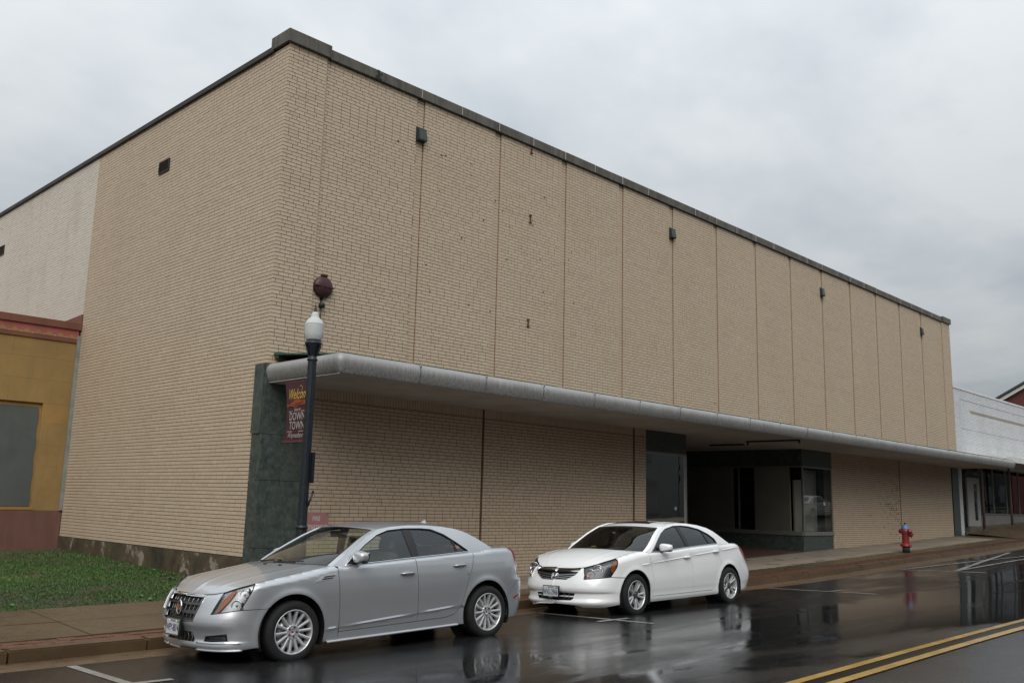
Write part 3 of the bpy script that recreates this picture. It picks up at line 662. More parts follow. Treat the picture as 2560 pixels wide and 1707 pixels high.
MB().box((XL0 + .02, 1.0, .32), (XL1 - .3, 1.06, 2.9)).build('display_partition', simple('green_display_board', (.035, .045, .04), .8, var=.2, scale=2), store)
ip = MB(); ip.box((XR0 + .28, .60, .32), (XR0 + .34, 1.86, 2.36)); ip.box((XR0 + .28, 2.66, .32), (XR0 + .34, 5.1, 2.36)); ip.box((XR0 + .50, .55, .32), (XR1 - .03, .61, 2.30)); ip.build('display_partition', B_PLAST, store)
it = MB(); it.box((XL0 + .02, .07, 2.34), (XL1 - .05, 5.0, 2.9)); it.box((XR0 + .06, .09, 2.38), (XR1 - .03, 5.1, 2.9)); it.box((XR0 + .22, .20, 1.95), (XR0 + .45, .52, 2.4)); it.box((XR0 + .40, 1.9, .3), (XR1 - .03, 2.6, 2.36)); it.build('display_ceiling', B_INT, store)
# entrance doors at the back
for k in range(4):
    x0 = XL1 + .0 + k * 1.6; dr = MB()
    dr.box((x0, 5.3, -.3), (x0 + .08, 5.38, 2.2)); dr.box((x0 + 1.5, 5.3, -.3), (x0 + 1.58, 5.38, 2.2)); dr.box((x0, 5.3, 2.12), (x0 + 1.58, 5.38, 2.25)); dr.box((x0, 5.3, -.3), (x0 + 1.58, 5.38, -.02))
    d = dr.build('entrance_door', B_ALU, store); MB().box((x0 + .09, 5.335, -.01), (x0 + 1.49, 5.345, 2.11)).build('door_pane', B_GLASS, d); MB().box((x0 + 1.40, 5.22, .7), (x0 + 1.43, 5.25, 1.3)).build('door_handle', B_ALU, d)
MB().box((XL1 - .5, 5.3, 2.26), (XR0 + .1, 5.5, 2.93)).build('marble_transom', B_MARB, store)
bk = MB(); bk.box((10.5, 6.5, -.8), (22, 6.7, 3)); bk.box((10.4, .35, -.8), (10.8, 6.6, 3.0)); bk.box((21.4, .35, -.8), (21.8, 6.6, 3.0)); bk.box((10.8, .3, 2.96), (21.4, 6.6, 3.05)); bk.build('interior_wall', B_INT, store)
# stickers on the glass
st = MB(); st.box((20.62, .018, 1.16), (20.73, .022, 1.27)); st.build('window_sticker', B_CAULK, store)
st = MB(); st.box((12.16, .018, .92), (12.24, .022, 1.0)); st.build('window_sticker', simple('teal_sticker', (.25, .42, .36), .6), store)
# louvred vents on the side wall
def vent(y0, y1, z0, z1):
    v = MB().box((-.012, y0, z0), (.01, y1, z1)).build('vent', B_DARK, store); n = 8
    MB().box((-.03, y0 - .02, z0 - .02), (-.002, y0, z1 + .02)).box((-.03, y1, z0 - .02), (-.002, y1 + .02, z1 + .02)).box((-.03, y0, z1), (-.002, y1, z1 + .02)).box((-.03, y0, z0 - .02), (-.002, y1, z0)).build('vent_frame', B_DARK, v)
    for k in range(n):
        zz = z0 + (z1 - z0) * (k + .5) / n; MB().add([(-.03, y0, zz - .008), (-.03, y1, zz - .008), (-.008, y1, zz + .009), (-.008, y0, zz + .009), (-.027, y0, zz - .012), (-.027, y1, zz - .012)], [(0, 1, 2, 3), (0, 4, 5, 1)]).build('slat', B_ALU, v)
vent(4.54, 4.98, 7.81, 8.04); vent(15.15, 15.6, 7.82, 8.06)
# rusty brackets, anchors and holes left by an old sign
rb = []
for (x, z, h) in ((6.47, 9.02, .12), (6.48, 7.38, .17), (6.48, 4.96, .15)):
    m = MB().box((x - .012, YP - .03, z - h / 2), (x + .012, YP + .01, z + h / 2)).box((x - .035, YP - .035, z - h / 2 - .012), (x + .035, YP + .01, z - h / 2 + .012))
    if h > .14: m.box((x - .035, YP - .035, z + h / 2 - .012), (x + .035, YP + .01, z + h / 2 + .012))
    m.build('sign_bracket', B_RUST, store)
an = MB()
for (u, vv) in ((2.55, 7.62),): pass
for k in range(26):
    x = random.uniform(3.4, 8.4); z = random.uniform(5.0, 8.2); r = random.uniform(.010, .020); an.lathe([(.0, -.012), (r, -.012), (r * 1.1, .0)], 7, (x, YP, z), 'y')
for (x, z) in ((2.6, 8.05), (3.75, 8.1), (14.2, 3.9), (19.5, 3.6), (24.1, 3.7)): an.lathe([(.0, -.012), (.02, -.012), (.022, 0)], 7, (x, YP, z), 'y')
an.build('wall_anchors', B_RUST, store)['kind'] = 'stuff'
# worn-out joints in the wall by the hydrant
wj = MB()
for k in range(90):
    x = 26.85 - abs(random.gauss(0, .9)); z = random.gauss(1.2, .55); i = round(z / CH)
    if x < 23.2 or z < .0: continue
    wj.box((x - random.uniform(.02, .09), -.0035, i * CH - .011), (x + random.uniform(.02, .05), .006, i * CH + .010))
    if random.random() < .5: wj.box((x - .01, -.0035, i * CH - .03), (x + .008, .006, i * CH + .03))
wj.build('worn_joints', B_MORT, store)['kind'] = 'stuff'
# ================================================================== left neighbour
def m_stucco(name, base, stain, amt=.6, rough=.8):
    t = MT(name, base, rough); p = t.pos(); n = t.noise(1.1, 6, .62, p, .3); s = t.noise(1, 5, .65, t.pos((5, 5, .6))); g = t.noise(50, 3, .6, p)
    c = t.ramp(n, [(.3, tuple(x * .8 for x in base)), (.7, tuple(min(1, x * 1.15) for x in base))]); c = t.mix(t.math('MULTIPLY', t.ramp(s, [(.5, 0.0), (.68, 1.0)]), amt), c, stain); t.base(c); t.bump(g, .25, .003); return t.m
N_YEL = m_stucco('ochre_stucco', (.285, .180, .062), (.22, .15, .06), .55); N_YEL2 = m_stucco('ochre_stucco_patch', (.30, .180, .055), (.24, .16, .06), .3)
N_RED = m_stucco('red_brown_base', (.135, .064, .045), (.175, .098, .075), .4); N_BRN = m_stucco('brown_cap', (.175, .066, .040), (.08, .035, .025), .4)
N_PINK = m_stucco('pink_frieze', (.34, .095, .08), (.22, .07, .06), .4); N_GREY = m_stucco('grey_board', (.085, .095, .09), (.065, .075, .07), .5)
N_WTRI = m_stucco('dirty_white_tile', (.33, .27, .23), (.2, .13, .1), .4); N_GALV = simple('galvanised_channel', (.26, .27, .24), .55, .3, var=.25, scale=3, obj=False)
nb = thing('ochre_building', 'low ochre stucco building with red base and zigzag frieze', 'building', (0, 0, 0))
YF = 8.49
MB().box((-14, YF + .09, -1), (-.03, 23, 4.72)).build('building_mass', N_BRN, nb)
MB().box((-14, YF + .012, .57), (-6.0, YF + .085, 4.44)).box((-6, YF + .012, 2.97), (-.05, YF + .085, 4.44)).box((-.655, YF + .012, .57), (-.05, YF + .085, 2.97)).build('wall_backing', N_YEL, nb)
zz = [.565, 1.05, 1.545, 2.03, 2.52, 2.98, 3.51, 4.01, 4.44]; wx0, wx1, wz0, wz1 = -3.2, -.66, .63, 2.96
for i in range(8):
    x = -.045; k = 0
    while x > -6.5:
        L = .92 if not (k == 0 and i % 2) else .46; a, b = x - L, x; x -= L; k += 1; z0, z1 = zz[i] + .002, zz[i + 1] - .002
        parts = [(a, b, z0, z1)]
        if b > wx0 and a < wx1 and z1 > wz0 and z0 < wz1:
            parts = []
            if b > wx1: parts.append((max(a, wx1), b, z0, z1))
            if a < wx0: parts.append((a, min(b, wx0), z0, z1))
            if z0 < wz0: parts.append((max(a, wx0), min(b, wx1), z0, wz0))
        for (p, q, c, d) in parts:
            if q - p > .03 and d - c > .02: MB().box((p + .0008, YF + random.uniform(0, .001), c - .001), (q - .0008, YF + .1, d + .001), .0015).build('wall_block', N_YEL2 if random.random() < .22 else N_YEL, nb)
    MB().box((-14, YF, zz[i] + .002), (x - .002, YF + .1, zz[i + 1] - .002)).build('wall_block', N_YEL, nb)
MB().box((-14, YF - .018, -.7), (-.012, YF + .1, .562), .006).build('base_course', N_RED, nb)
MB().box((-14, YF - .03, 4.443), (-.05, YF + .1, 4.535), .006).build('lower_band', N_BRN, nb)
MB().box((-14, YF - .004, 4.537), (-.05, YF + .1, 4.755)).build('frieze', N_PINK, nb)
MB().box((-14, YF - .05, 4.757), (-.012, YF + .35, 4.925), .008).build('parapet_cap', N_BRN, nb)
for k in range(26):
    xc = -.207 - .2465 * k
    MB().prism([(xc - .115, 4.545), (xc + .115, 4.545), (xc, 4.648)], .012, lambda x, y, z: (x, YF - .016 + y, z)).build('zigzag_tile', N_YEL, nb)
    MB().prism([(xc + .085, 4.5445), (xc + .162, 4.5445), (xc + .123, 4.585)], .010, lambda x, y, z: (x, YF - .0145 + y, z)).build('zigzag_tile', N_WTRI, nb)
# wedge flashing against the store wall
MB().add([(-.03, 8.46, 4.93), (-.03, 9.6, 5.11), (-.03, 8.46, 5.15), (-.005, 8.46, 4.93), (-.005, 9.6, 5.11), (-.005, 8.46, 5.15), (-.03, 9.6, 4.9), (-.005, 9.6, 4.9)], [(0, 6, 1, 2), (3, 5, 4, 7), (2, 1, 4, 5), (0, 2, 5, 3)]).build('flashing', N_BRN, nb)
# blocked-up window
wn_ = MB().box((wx0, YF + .075, wz0), (wx1, YF + .09, wz1)).build('window_recess', N_YEL2, nb)
poly = [(-3.14, .655)] + [(-.70 + .012 * math.sin(i * 1.9) - .02 * (i / 12), .655 + (2.885 - .655) * i / 12) for i in range(13)] + [(-3.14, 2.885)]
MB().prism(poly, .012, lambda x, y, z: (x, YF + .060 + y, z)).build('window_board', N_GREY, wn_)
MB().box((wx0 - .05, YF - .012, wz0 - .055), (wx1 + .02, YF + .07, wz0 - .004), .005).build('window_sill', N_YEL2, nb)
gv = MB().box((-.075, YF - .035, .575), (-.035, YF + .02, 4.62)); gv.box((-.085, YF - .06, .575), (-.002, YF - .037, 4.62)); gv.build('corner_channel', N_GALV, nb)
# ================================================================== right neighbour
rn = thing('white_brick_shop', 'white painted brick shop with glass front, uphill of the store', 'building', (0, 0, 0))
rx0, rx1, rz1 = XE + .02, 48.0, 6.36
inb = lambda u, z: (u > 35.2 and u < 47.5 and 5.40 < z < 5.56)
rows = lay(rx0, rx1, 3.1, rz1, 81, .03, inb) + [r for r in lay(rx0, 33.62, -.1, 3.1, 83, .03)]
V3, T3 = brick_mesh(rows, fr(.0), joint=.009, jit=.001); stuff_boxes('painted_brickwork', V3, T3, B_GREYW, rn)
rows = lay(35.2, 47.5, 5.40, 5.56, 82, .03); V4, T4 = brick_mesh(rows, fr(.004), joint=.009); stuff_boxes('tan_brick_band', V4, T4, B_TANBAND, rn)
MB().box((rx0 + .004, .006, 3.1), (rx1, .3, rz1 - .01)).box((rx0 + .004, .006, -.3), (33.61, .9, 3.1)).build('wall_core', B_GMORT, rn)
W_WHITE = simple('white_paint', (.62, .62, .60), .6, var=.1, scale=2, obj=False); W_GREYP = simple('grey_panel', (.22, .215, .20), .7, var=.15, scale=1.5, obj=False)
W_ORG = simple('orange_board', (.33, .12, .05), .6, var=.2, scale=3); W_BRPOST = simple('brown_post', (.12, .095, .08), .5, var=.2, scale=5)
MB().box((rx0 - .01, -.03, rz1), (rx1, .4, rz1 + .085), .008).build('coping', W_WHITE, rn)
for z in (5.93, 4.665): MB().box((33.95, -.006, z - .009), (47.9, .004, z + .009)).build('seam', B_GMORT, rn)
cn = MB().add([(32.6, -1.55, 3.28), (48, -1.55, 3.22), (48, .0, 3.40), (32.6, .0, 3.45), (32.6, -1.55, 3.38), (48, -1.55, 3.34), (48, 0, 3.50), (32.6, 0, 3.55)], [(3, 2, 1, 0), (4, 5, 6, 7), (0, 1, 5, 4), (1, 2, 6, 5), (2, 3, 7, 6), (3, 0, 4, 7)]) if False else MB()
cn.add([(33.9, -1.75, 3.24), (48, -1.75, 3.24), (48, -.01, 3.24), (33.9, -.01, 3.24), (33.9, -1.75, 3.38), (48, -1.75, 3.38), (48, -.01, 3.62), (33.9, -.01, 3.62)], [(3, 2, 1, 0), (4, 5, 6, 7), (0, 1, 5, 4), (1, 2, 6, 5), (2, 3, 7, 6), (3, 0, 4, 7)]).build('shop_canopy', W_WHITE, rn)
MB().box((33.8, -1.78, 3.20), (48, -1.755, 3.42), .006).build('canopy_fascia', W_WHITE, rn); MB().box((33.7, -1.72, 3.21), (48, .75, 3.235)).build('shop_soffit', B_SOFF, rn)
flz = lambda X, Y: np.interp(X, [33, 36, 40, 48], [.16, .42, .52, .76]) + .0 * Y
grid('shop_threshold', np.linspace(33.62, 48, 8), np.array([-.25, .9]), flz, m_conc('shop_floor', (.2, .14, .10), (.13, .09, .06)), rn)
tag(grid('shop_walkway', np.linspace(33.3, 60, 10), np.array([-2.2, -1.2, -.25]), lambda X, Y: np.where(Y < -2, zwalk(X, Y), np.where(Y < -1, zwalk(X, Y) * .5 + flz(X, Y) * .5, flz(X, Y))) + .012, A_WALK), kind='structure')
for x in (35.2, 39.1, 43.2, 47.2):
    zb = float(flz(x, 0)) - .05; MB().lathe([(.0, zb), (.055, zb), (.055, 3.22)], 14, (x, -.3, 0)).lathe([(.09, zb + .04), (.09, zb + .06), (.05, zb + .07)], 14, (x, -.3, 0)).build('canopy_post', W_BRPOST, rn)
MB().box((33.63, .02, .9), (33.66, .78, 3.1)).build('side_board', W_ORG, rn); MB().box((33.62, .02, .0), (33.655, .78, .89)).build('side_base', W_GREYP, rn)
MB().box((33.66, .80, .1), (36.2, .86, 3.2)).build('shop_wall', B_INT, rn)
dr = MB().box((36.62, .78, .45), (36.74, .84, 2.66)).box((38.14, .78, .45), (38.30, .84, 2.66)).box((36.74, .78, 2.56), (38.14, .84, 2.66)).box((36.75, .79, .46), (37.52, .83, 2.55)).box((37.98, .79, .46), (38.13, .83, 2.55)).box((37.52, .79, .46), (37.98, .83, .72)).box((37.52, .79, 2.38), (37.98, .83, 2.55)).build('shop_door', simple('grey_door_paint', (.36, .36, .35), .5, var=.1), rn)
MB().box((37.52, .805, .72), (37.98, .815, 2.38)).build('door_pane', B_GLASS, dr); MB().tube([(37.62, .77, 1.25), (37.62, .72, 1.28), (37.62, .72, 1.62), (37.62, .77, 1.65)], .014, 8).build('door_handle', B_ALU, dr)
MB().box((37.6, .80, 2.1), (37.9, .803, 2.16)).build('door_sticker', simple('red_sticker', (.4, .06, .06), .5), dr)
MB().box((36.7, .81, 2.67), (38.3, .815, 3.2)).build('door_transom', B_GLASS, rn)
MB().box((38.5, .80, .4), (47.9, .9, 1.0)).build('bulkhead', W_GREYP, rn); MB().box((38.45, .76, 1.0), (47.9, .9, 1.06), .005).build('window_sill', B_ALU, rn)
MB().box((38.5, .82, 1.06), (47.9, .825, 3.2)).build('pane', B_GLASS, rn)
for x in (38.55, 40.35, 42.35, 44.4, 46.4): MB().box((x - .03, .79, 1.06), (x + .03, .85, 3.2)).build('mullion', B_ALU, rn)
MB().box((33.7, 3.4, .2), (47.9, 3.5, 3.2)).box((33.7, .9, 3.21), (47.9, 3.5, 3.3)).box((47.85, .9, .2), (47.95, 3.5, 3.2)).box((33.7, .9, .3), (47.9, 3.4, .4)).build('shop_interior', simple('shop_plaster', (.30, .285, .26), .9, var=.2), rn)
cols = [(.30, .25, .18), (.24, .2, .15), (.36, .30, .25), (.07, .11, .08), (.32, .17, .12)]
for k in range(13):
    x = 38.8 + k * .62; r = random.uniform(.16, .30); b = MB().lathe([(0, 0), (r * .8, .02), (r, r * .45), (r * .75, r * .85), (0, r)], 10, (0, 0, 0), lobes=3, amp=.15); o = b.build('heap', simple('goods', cols[k % 5], .8), rn); o.location = (x, 1.25 + random.uniform(-.1, .2), 1.05); o.rotation_euler = (random.uniform(-.2, .2), random.uniform(-.2, .2), k)
# ================================================================== far red gabled building
rg = thing('red_gabled_building', 'dark red brick building with white gable trim beyond the shop roof', 'building', (0, 0, 0))
G_RED = m_brick('dark_red_brick', (.10, .022, .020), (.13, .030, .026), (.16, .04, .032), (.07, .02, .018))
MB().prism([(-4, 0), (9, 0), (9, 6.92), (2.5, 10.5), (-4, 6.92)], 18, lambda x, y, z: (60 + y, x, z)).build('gable_wall', G_RED, rg)
MB().prism([(9.5, 6.60), (9.5, 6.84), (2.5, 10.69), (-4.5, 6.84), (-4.5, 6.60), (2.5, 10.45)], .3, lambda x, y, z: (59.75 + y, x, z)).build('gable_trim', W_WHITE, rg)
MB().prism([(9.6, 6.85), (9.6, 6.97), (2.5, 10.86), (-4.6, 6.97), (-4.6, 6.85), (2.5, 10.72)], 18.8, lambda x, y, z: (59.6 + y, x, z)).build('gable_roof', B_ROOF, rg)
# ================================================================== wall lamps, bell, sign
L_GRN = simple('green_black_housing', (.030, .042, .040), .5, .4, var=.3, scale=8)
L_LENS = simple('lamp_lens', (.03, .036, .036), .35, 0, var=.2, scale=10)
spots = [(XJ[0], 'nearest the street corner'), (XJ[4], 'second from the street corner'), (XJ[8], 'third from the street corner'), (XJ[12], 'nearest the white shop')]
for x, w in spots:
    t = thing('flood_light', 'small dark green box lamp high on the brick front, ' + w, 'wall lamp', (x - .1, YP, 8.35), group='box lamps in a row under the coping')
    MB().add([(-.11, .04, -.14), (.11, .04, -.14), (.11, .04, .15), (-.11, .04, .15), (-.105, -.10, -.13), (.105, -.10, -.13), (.105, -.06, .12), (-.105, -.06, .12)], [(0, 3, 2, 1), (4, 5, 6, 7), (0, 1, 5, 4), (1, 2, 6, 5), (2, 3, 7, 6), (3, 0, 4, 7)]).build('housing', L_GRN, t)
    MB().add([(-.085, -.1005, -.11), (.085, -.1005, -.11), (.085, -.0665, .10), (-.085, -.0665, .10)], [(0, 1, 2, 3)]).build('lens', L_LENS, t); MB().box((-.125, .0, .146), (.125, .05, .165)).build('mounting_bracket', L_GRN, t)
BL = simple('maroon_bell', (.055, .018, .017), .45, .2, var=.4, scale=9)
t = thing('fire_alarm_bell', 'round maroon alarm bell on the brick wall above the street lamp', 'alarm bell', (1.04, YP, 4.76))
MB().lathe([(.0, -.115), (.06, -.112), (.13, -.10), (.175, -.078), (.198, -.05), (.20, -.025), (.185, .0)], 32, (0, 0, 0), 'y').build('gong', BL, t)
MB().box((-.198, -.118, -.010), (.198, -.06, .010), .004).build('rib', BL, t); MB().lathe([(.0, -.13), (.02, -.13), (.024, -.11)], 10, (0, 0, 0), 'y').build('bolt', B_DARK, t)
MB().box((-.05, -.08, .19), (.06, .0, .235), .008).build('cap', BL, t); MB().tube([(-.02, -.03, -.18), (-.02, -.03, -.62), (-.02, -.03, -1.3)], .012, 8).build('conduit', BL, t); MB().lathe([(.012, -.03), (.03, -.06), (.035, .0)], 10, (-.02, -.03, -.17)).build('gland', B_DARK, t)
mt = thing('motor_horn', 'little black horn hooked on the brick below the round bell', 'horn', (1.03, YP, 4.42))
MB().lathe([(.0, -.05), (.04, -.05), (.05, -.02), (.05, .03), (.02, .05)], 12, (0.0, -.05, 0), 'x').box((-.02, -.05, -.02), (.02, .0, .03)).build('horn_body', B_DARK, mt)
SG_RED = simple('faded_red_sign', (.36, .175, .165), .5, var=.12, scale=4); SG_WHT = simple('faded_white_letters', (.52, .46, .44), .6, var=.1, scale=10)
t = thing('fire_department_sign', 'faded red metal fire department connection sign on the brick behind the silver car', 'sign', (1.17, -.012, .53))
MB().box((-.255, -.006, -.23), (.255, 0, .225), .002).build('plate', SG_RED, t)
lt = MB()
for i, (tx, w) in enumerate((('FIRE', 1.0), ('DEPARTMENT', .86), ('CONNECTION', .86))):
    v, f = text_mb(tx, .105, bold=.003, sx=w * .84); lt.add([(x, -.0075, y + .115 - i * .148) for x, y, z in v], f)
lt.build('lettering', SG_WHT, t)
MB().lathe([(0, -.012), (.008, -.012), (.01, -.006)], 8, (.235, 0, .205), 'y').lathe([(0, -.012), (.008, -.012), (.01, -.006)], 8, (-.235, 0, .205), 'y').build('screw', B_DARK, t)
# ================================================================== street lamp with banner
LP = simple('black_painted_iron', (.016, .021, .026), .35, .3, var=.3, scale=14)
lx, ly = -.60, -2.30; lz = float(zwalk(lx, ly))
lamp = thing('street_lamp', 'black fluted lamp post with frosted acorn globe at the street corner', 'street lamp', (lx, ly, 0))
MB().lathe([(.0, lz), (.21, lz), (.21, lz + .10), (.19, lz + .12), (.185, lz + .30), (.15, lz + .36), (.12, lz + .55), (.10, lz + .62), (.105, lz + .66), (.09, lz + .70), (.082, lz + 1.0)], 32, lobes=8, amp=.0).build('base', LP, lamp)
n = 48; sv = []
zs = [lz + 1.0, .57, .6, 1.3, 2.0, 2.6, 2.985]
sh = MB(); P = []
for z, r in ((lz + .95, .078), (.56, .074), (.60, .068), (1.3, .066), (2.0, .0645), (2.6, .063), (2.99, .062)): P.append((r, z))
sh.lathe(P, 48, lobes=12, amp=.035); sh.build('shaft', LP, lamp)
MB().lathe([(.078, .555), (.088, .57), (.088, .59), (.074, .61)], 24).build('collar', LP, lamp)
MB().lathe([(.062, 2.985), (.078, 2.995), (.08, 3.01), (.07, 3.025), (.062, 3.04), (.066, 3.08), (.082, 3.14), (.105, 3.2), (.124, 3.235), (.128, 3.25), (.125, 3.262), (.112, 3.27), (.112, 3.30), (.0, 3.30)], 32).build('capital', LP, lamp)
lf = MB()
for k in range(10):
    a = 2 * math.pi * k / 10; c, s = math.cos(a), math.sin(a)
    pt = [(.068, 3.06), (.088, 3.13), (.112, 3.19), (.135, 3.225), (.128, 3.205)]; w = [.012, .022, .022, .012, .004]; v = []
    for (r, z), q in zip(pt, w): v += [(r * c - s * q, r * s + c * q, z), ((r + .007) * c, (r + .007) * s, z), (r * c + s * q, r * s - c * q, z)]
    lf.add(v, [(3 * i + j, 3 * i + j + 1, 3 * i + j + 4, 3 * i + j + 3) for i in range(4) for j in range(2)], True)
lf.build('acanthus_leaves', LP, lamp)
def m_globe():
    t = MT('frosted_globe', (.62, .63, .62), .22); p = t.pos(obj=True); wv = t.n('ShaderNodeTexWave', wave_type='BANDS', bands_direction='X'); 
    t.b.inputs['Transmission Weight'].default_value = .22; t.b.inputs['IOR'].default_value = 1.2; t.b.inputs['Roughness'].default_value = .35
    n = t.noise(1, 3, .5, t.pos((60, 60, 3), True)); t.bump(n, .35, .01); return t.m
GL = m_globe()
globe = MB().lathe([(.108, 3.30), (.118, 3.31), (.136, 3.40), (.146, 3.50), (.147, 3.535), (.138, 3.555), (.122, 3.575), (.11, 3.60), (.098, 3.612), (.072, 3.63), (.060, 3.655), (.055, 3.69), (.045, 3.715), (.02, 3.73), (.0, 3.732)], 40, lobes=20, amp=.006).build('globe', GL, lamp)
MB().lathe([(.148, 3.528), (.152, 3.535), (.148, 3.545)], 40).build('globe_band', GL, globe); MB().lathe([(.03, 3.32), (.04, 3.36), (.035, 3.5), (.0, 3.52)], 12).build('lamp_bulb', simple('bulb_glass', (.7, .7, .68), .3), globe)
MB().lathe([(.0, 3.725), (.028, 3.725), (.022, 3.745), (.012, 3.757), (.024, 3.775), (.012, 3.79), (.007, 3.80), (.014, 3.812), (.006, 3.83), (.0, 3.848)], 16).build('finial', LP, lamp)
MB().box((.052, -.10, 1.21), (.09, -.04, 1.65), .006).build('sign_plate_bracket', LP, lamp)
MB().tube([(.03, -.075, .88), (.05, -.09, .97), (.085, -.10, 1.08)], .014, 8).tube([(.085, -.10, 1.08), (.088, -.10, 1.10)], .018, 8).build('flag_holder', LP, lamp)
MB().tube([(0, .06, 2.735), (0, .70, 2.735)], .012, 10).build('banner_arm', LP, lamp); MB().tube([(0, .06, 1.80), (0, .70, 1.80)], .012, 10).build('banner_arm', LP, lamp)
BN = simple('maroon_cloth', (.048, .010, .011), .75, var=.2, scale=5); BNH = simple('maroon_hem', (.12, .022, .026), .7, var=.2, scale=5); BG = simple('gold_print', (.46, .30, .06), .6, var=.1); BO = simple('orange_print', (.27, .06, .012), .7, var=.15, scale=14); BW = simple('white_print', (.40, .36, .34), .6, var=.08)
ban = thing('banner', 'maroon welcome banner with gold and white lettering on the lamp post', 'banner', (lx, ly, 0))
def bany(u, z):        # u: 0 free edge .. 1 post edge ; slight billow
    k = (z - 1.80) / .935; free = .685 - .115 * math.sin(math.pi * min(1, max(0, k))) ** .8 if k > .02 else .685
    free = .685 - .12 * math.sin(math.pi * (0.08 + .92 * k)) * (1 - .55 * k); return free + (.075 - free) * u
def bpt(u, z, o=0): return (-.018 * math.sin(3.1 * u) * math.sin(math.pi * (z - 1.8) / .93) - o, bany(u, z), z)
nu, nz = 12, 26
def cloth(o, z0, z1, name, mat, par, n=nz):
    v = [bpt(i / nu, z0 + (z1 - z0) * j / n, o) for j in range(n + 1) for i in range(nu + 1)]
    return MB().add(v, [(j * (nu + 1) + i, j * (nu + 1) + i + 1, (j + 1) * (nu + 1) + i + 1, (j + 1) * (nu + 1) + i) for j in range(n) for i in range(nu)], True).build(name, mat, par)
cl_ = cloth(0, 1.80, 2.735, 'cloth', BN, ban); cloth(.004, 2.70, 2.745, 'top_hem', BNH, ban, 2); cloth(.004, 1.79, 1.835, 'bottom_hem', BNH, ban, 2)
def printed(v, f, u0, z0, su, mat, name, off=.006):
    """v in metres (x to the right, y up) -> onto the cloth; text runs from the free edge to the post"""
    MB().add([bpt(u0 + x / .56, z0 + y, off) for x, y, *_ in v], f).build(name, mat, cl_)
v, f = text_mb('Welcome', .175, .45, .80, 1.25, bold=.001); printed(v, f, .615, 2.515, 1, BG, 'lettering')
v = [(.17 + .05 * math.cos(a), .045 * math.sin(a)) for a in np.linspace(-1.2, 2.0, 12)] + [(.17 + .042 * math.cos(a), .038 * math.sin(a)) for a in np.linspace(2.0, -1.2, 12)]
printed([(x - .17 + .06, y + .10) for x, y in v], [tuple(range(24))], .60, 2.50, 1, BG, 'flourish')
hill = [(-.25, 0)] + [(-.25 + .5 * i / 20, .035 + .05 * math.exp(-((i - 11) / 5) ** 2) + .045 * (i / 20) ** 2) for i in range(21)] + [(.25, .03)] + [(.25 - .5 * i / 20, .018 * math.sin(i * .5) - .02 * (i / 20)) for i in range(1, 20)]
printed(hill, [tuple(range(len(hill)))], .50, 2.345, 1, BO, 'printed_hills')
for k in range(3):
    c = [(-.22 + .44 * i / 14, .055 - k * .028 + .012 * math.sin(i * .55 + k)) for i in range(15)]; c2 = [(x, y - .008) for x, y in reversed(c)]
    printed(c + c2, [tuple(range(30))], .50, 2.345, 1, BN, 'printed_ridge', .009)
for k in range(7):
    a = .5 + k * .32; x0, y0 = -.10, .045; printed([(x0 + .045 * math.cos(a - .05), y0 + .045 * math.sin(a - .05)), (x0 + .045 * math.cos(a + .05), y0 + .045 * math.sin(a + .05)), (x0 + .10 * math.cos(a), y0 + .10 * math.sin(a))], [(0, 1, 2)], .50, 2.345, 1, BO, 'printed_ray', .0065)
v, f = text_mb('historic', .065, .4, .9, 1.2); printed(v, f, .60, 2.285, 1, BW, 'lettering')
for (a, b) in ((-.24, -.12), (.12, .24)): printed([(a, -.004), (b, -.004), (b, .004), (a, .004)], [(0, 1, 2, 3)], .57, 2.262, 1, BW, 'printed_rule')
for tx, z in (('DOWN', 2.18), ('TOWN', 2.045)): v, f = text_mb(tx, .135, 0, .98, 1.25); printed(v, f, .60, z, 1, BW, 'lettering')
printed([(-.24, -.004), (.24, -.004), (.24, .004), (-.24, .004)], [(0, 1, 2, 3)], .55, 1.965, 1, BW, 'printed_rule')
v, f = text_mb('Waynesboro', .092, .35, .95, 1.15); printed(v, f, .585, 1.905, 1, BW, 'lettering')
# ================================================================== fire hydrant
H_R = simple('red_hydrant_paint', (.21, .020, .020), .4, var=.3, scale=12); H_B = simple('blue_hydrant_paint', (.06, .145, .27), .45, var=.2, scale=14); H_K = simple('black_hydrant_base', (.025, .022, .02), .6, var=.4, scale=12)
hz = float(zwalk(22.26, -1.93))
hy = thing('fire_hydrant', 'red fire hydrant with blue bonnet on the sidewalk', 'fire hydrant', (22.26, -1.93, hz), R(-20))
MB().lathe([(.0, 0), (.115, 0), (.115, .19), (.105, .2)], 20).build('standpipe', H_K, hy); fl = MB().lathe([(.105, .19), (.17, .19), (.17, .23), (.12, .235)], 20).lathe([(.17, .235), (.17, .26), (.11, .27)], 20)
for k in range(8): a = k * math.pi / 4; fl.lathe([(0, .28), (.016, .28), (.016, .175)], 6, (.145 * math.cos(a), .145 * math.sin(a), 0))
fl.build('flange', H_R, hy)
MB().lathe([(.112, .25), (.108, .3), (.102, .55), (.125, .60), (.135, .64), (.135, .72), (.12, .735)], 22).build('barrel', H_R, hy)
MB().lathe([(.135, .735), (.138, .75), (.122, .765), (.112, .81), (.085, .85), (.045, .88), (.03, .885)], 22).build('bonnet', H_B, hy); MB().lathe([(.03, .885), (.032, .93), (.022, .94), (0, .942)], 5, smooth=False).build('operating_nut', H_K, hy)
MB().lathe([(.0, .0), (.085, .0), (.085, .06), (.07, .06), (.07, .12), (.095, .125), (.095, .165), (.05, .175), (.02, .18), (.02, .21), (0, .21)], 16, (.08, 0, .58), 'x').build('pumper_nozzle', H_R, hy)
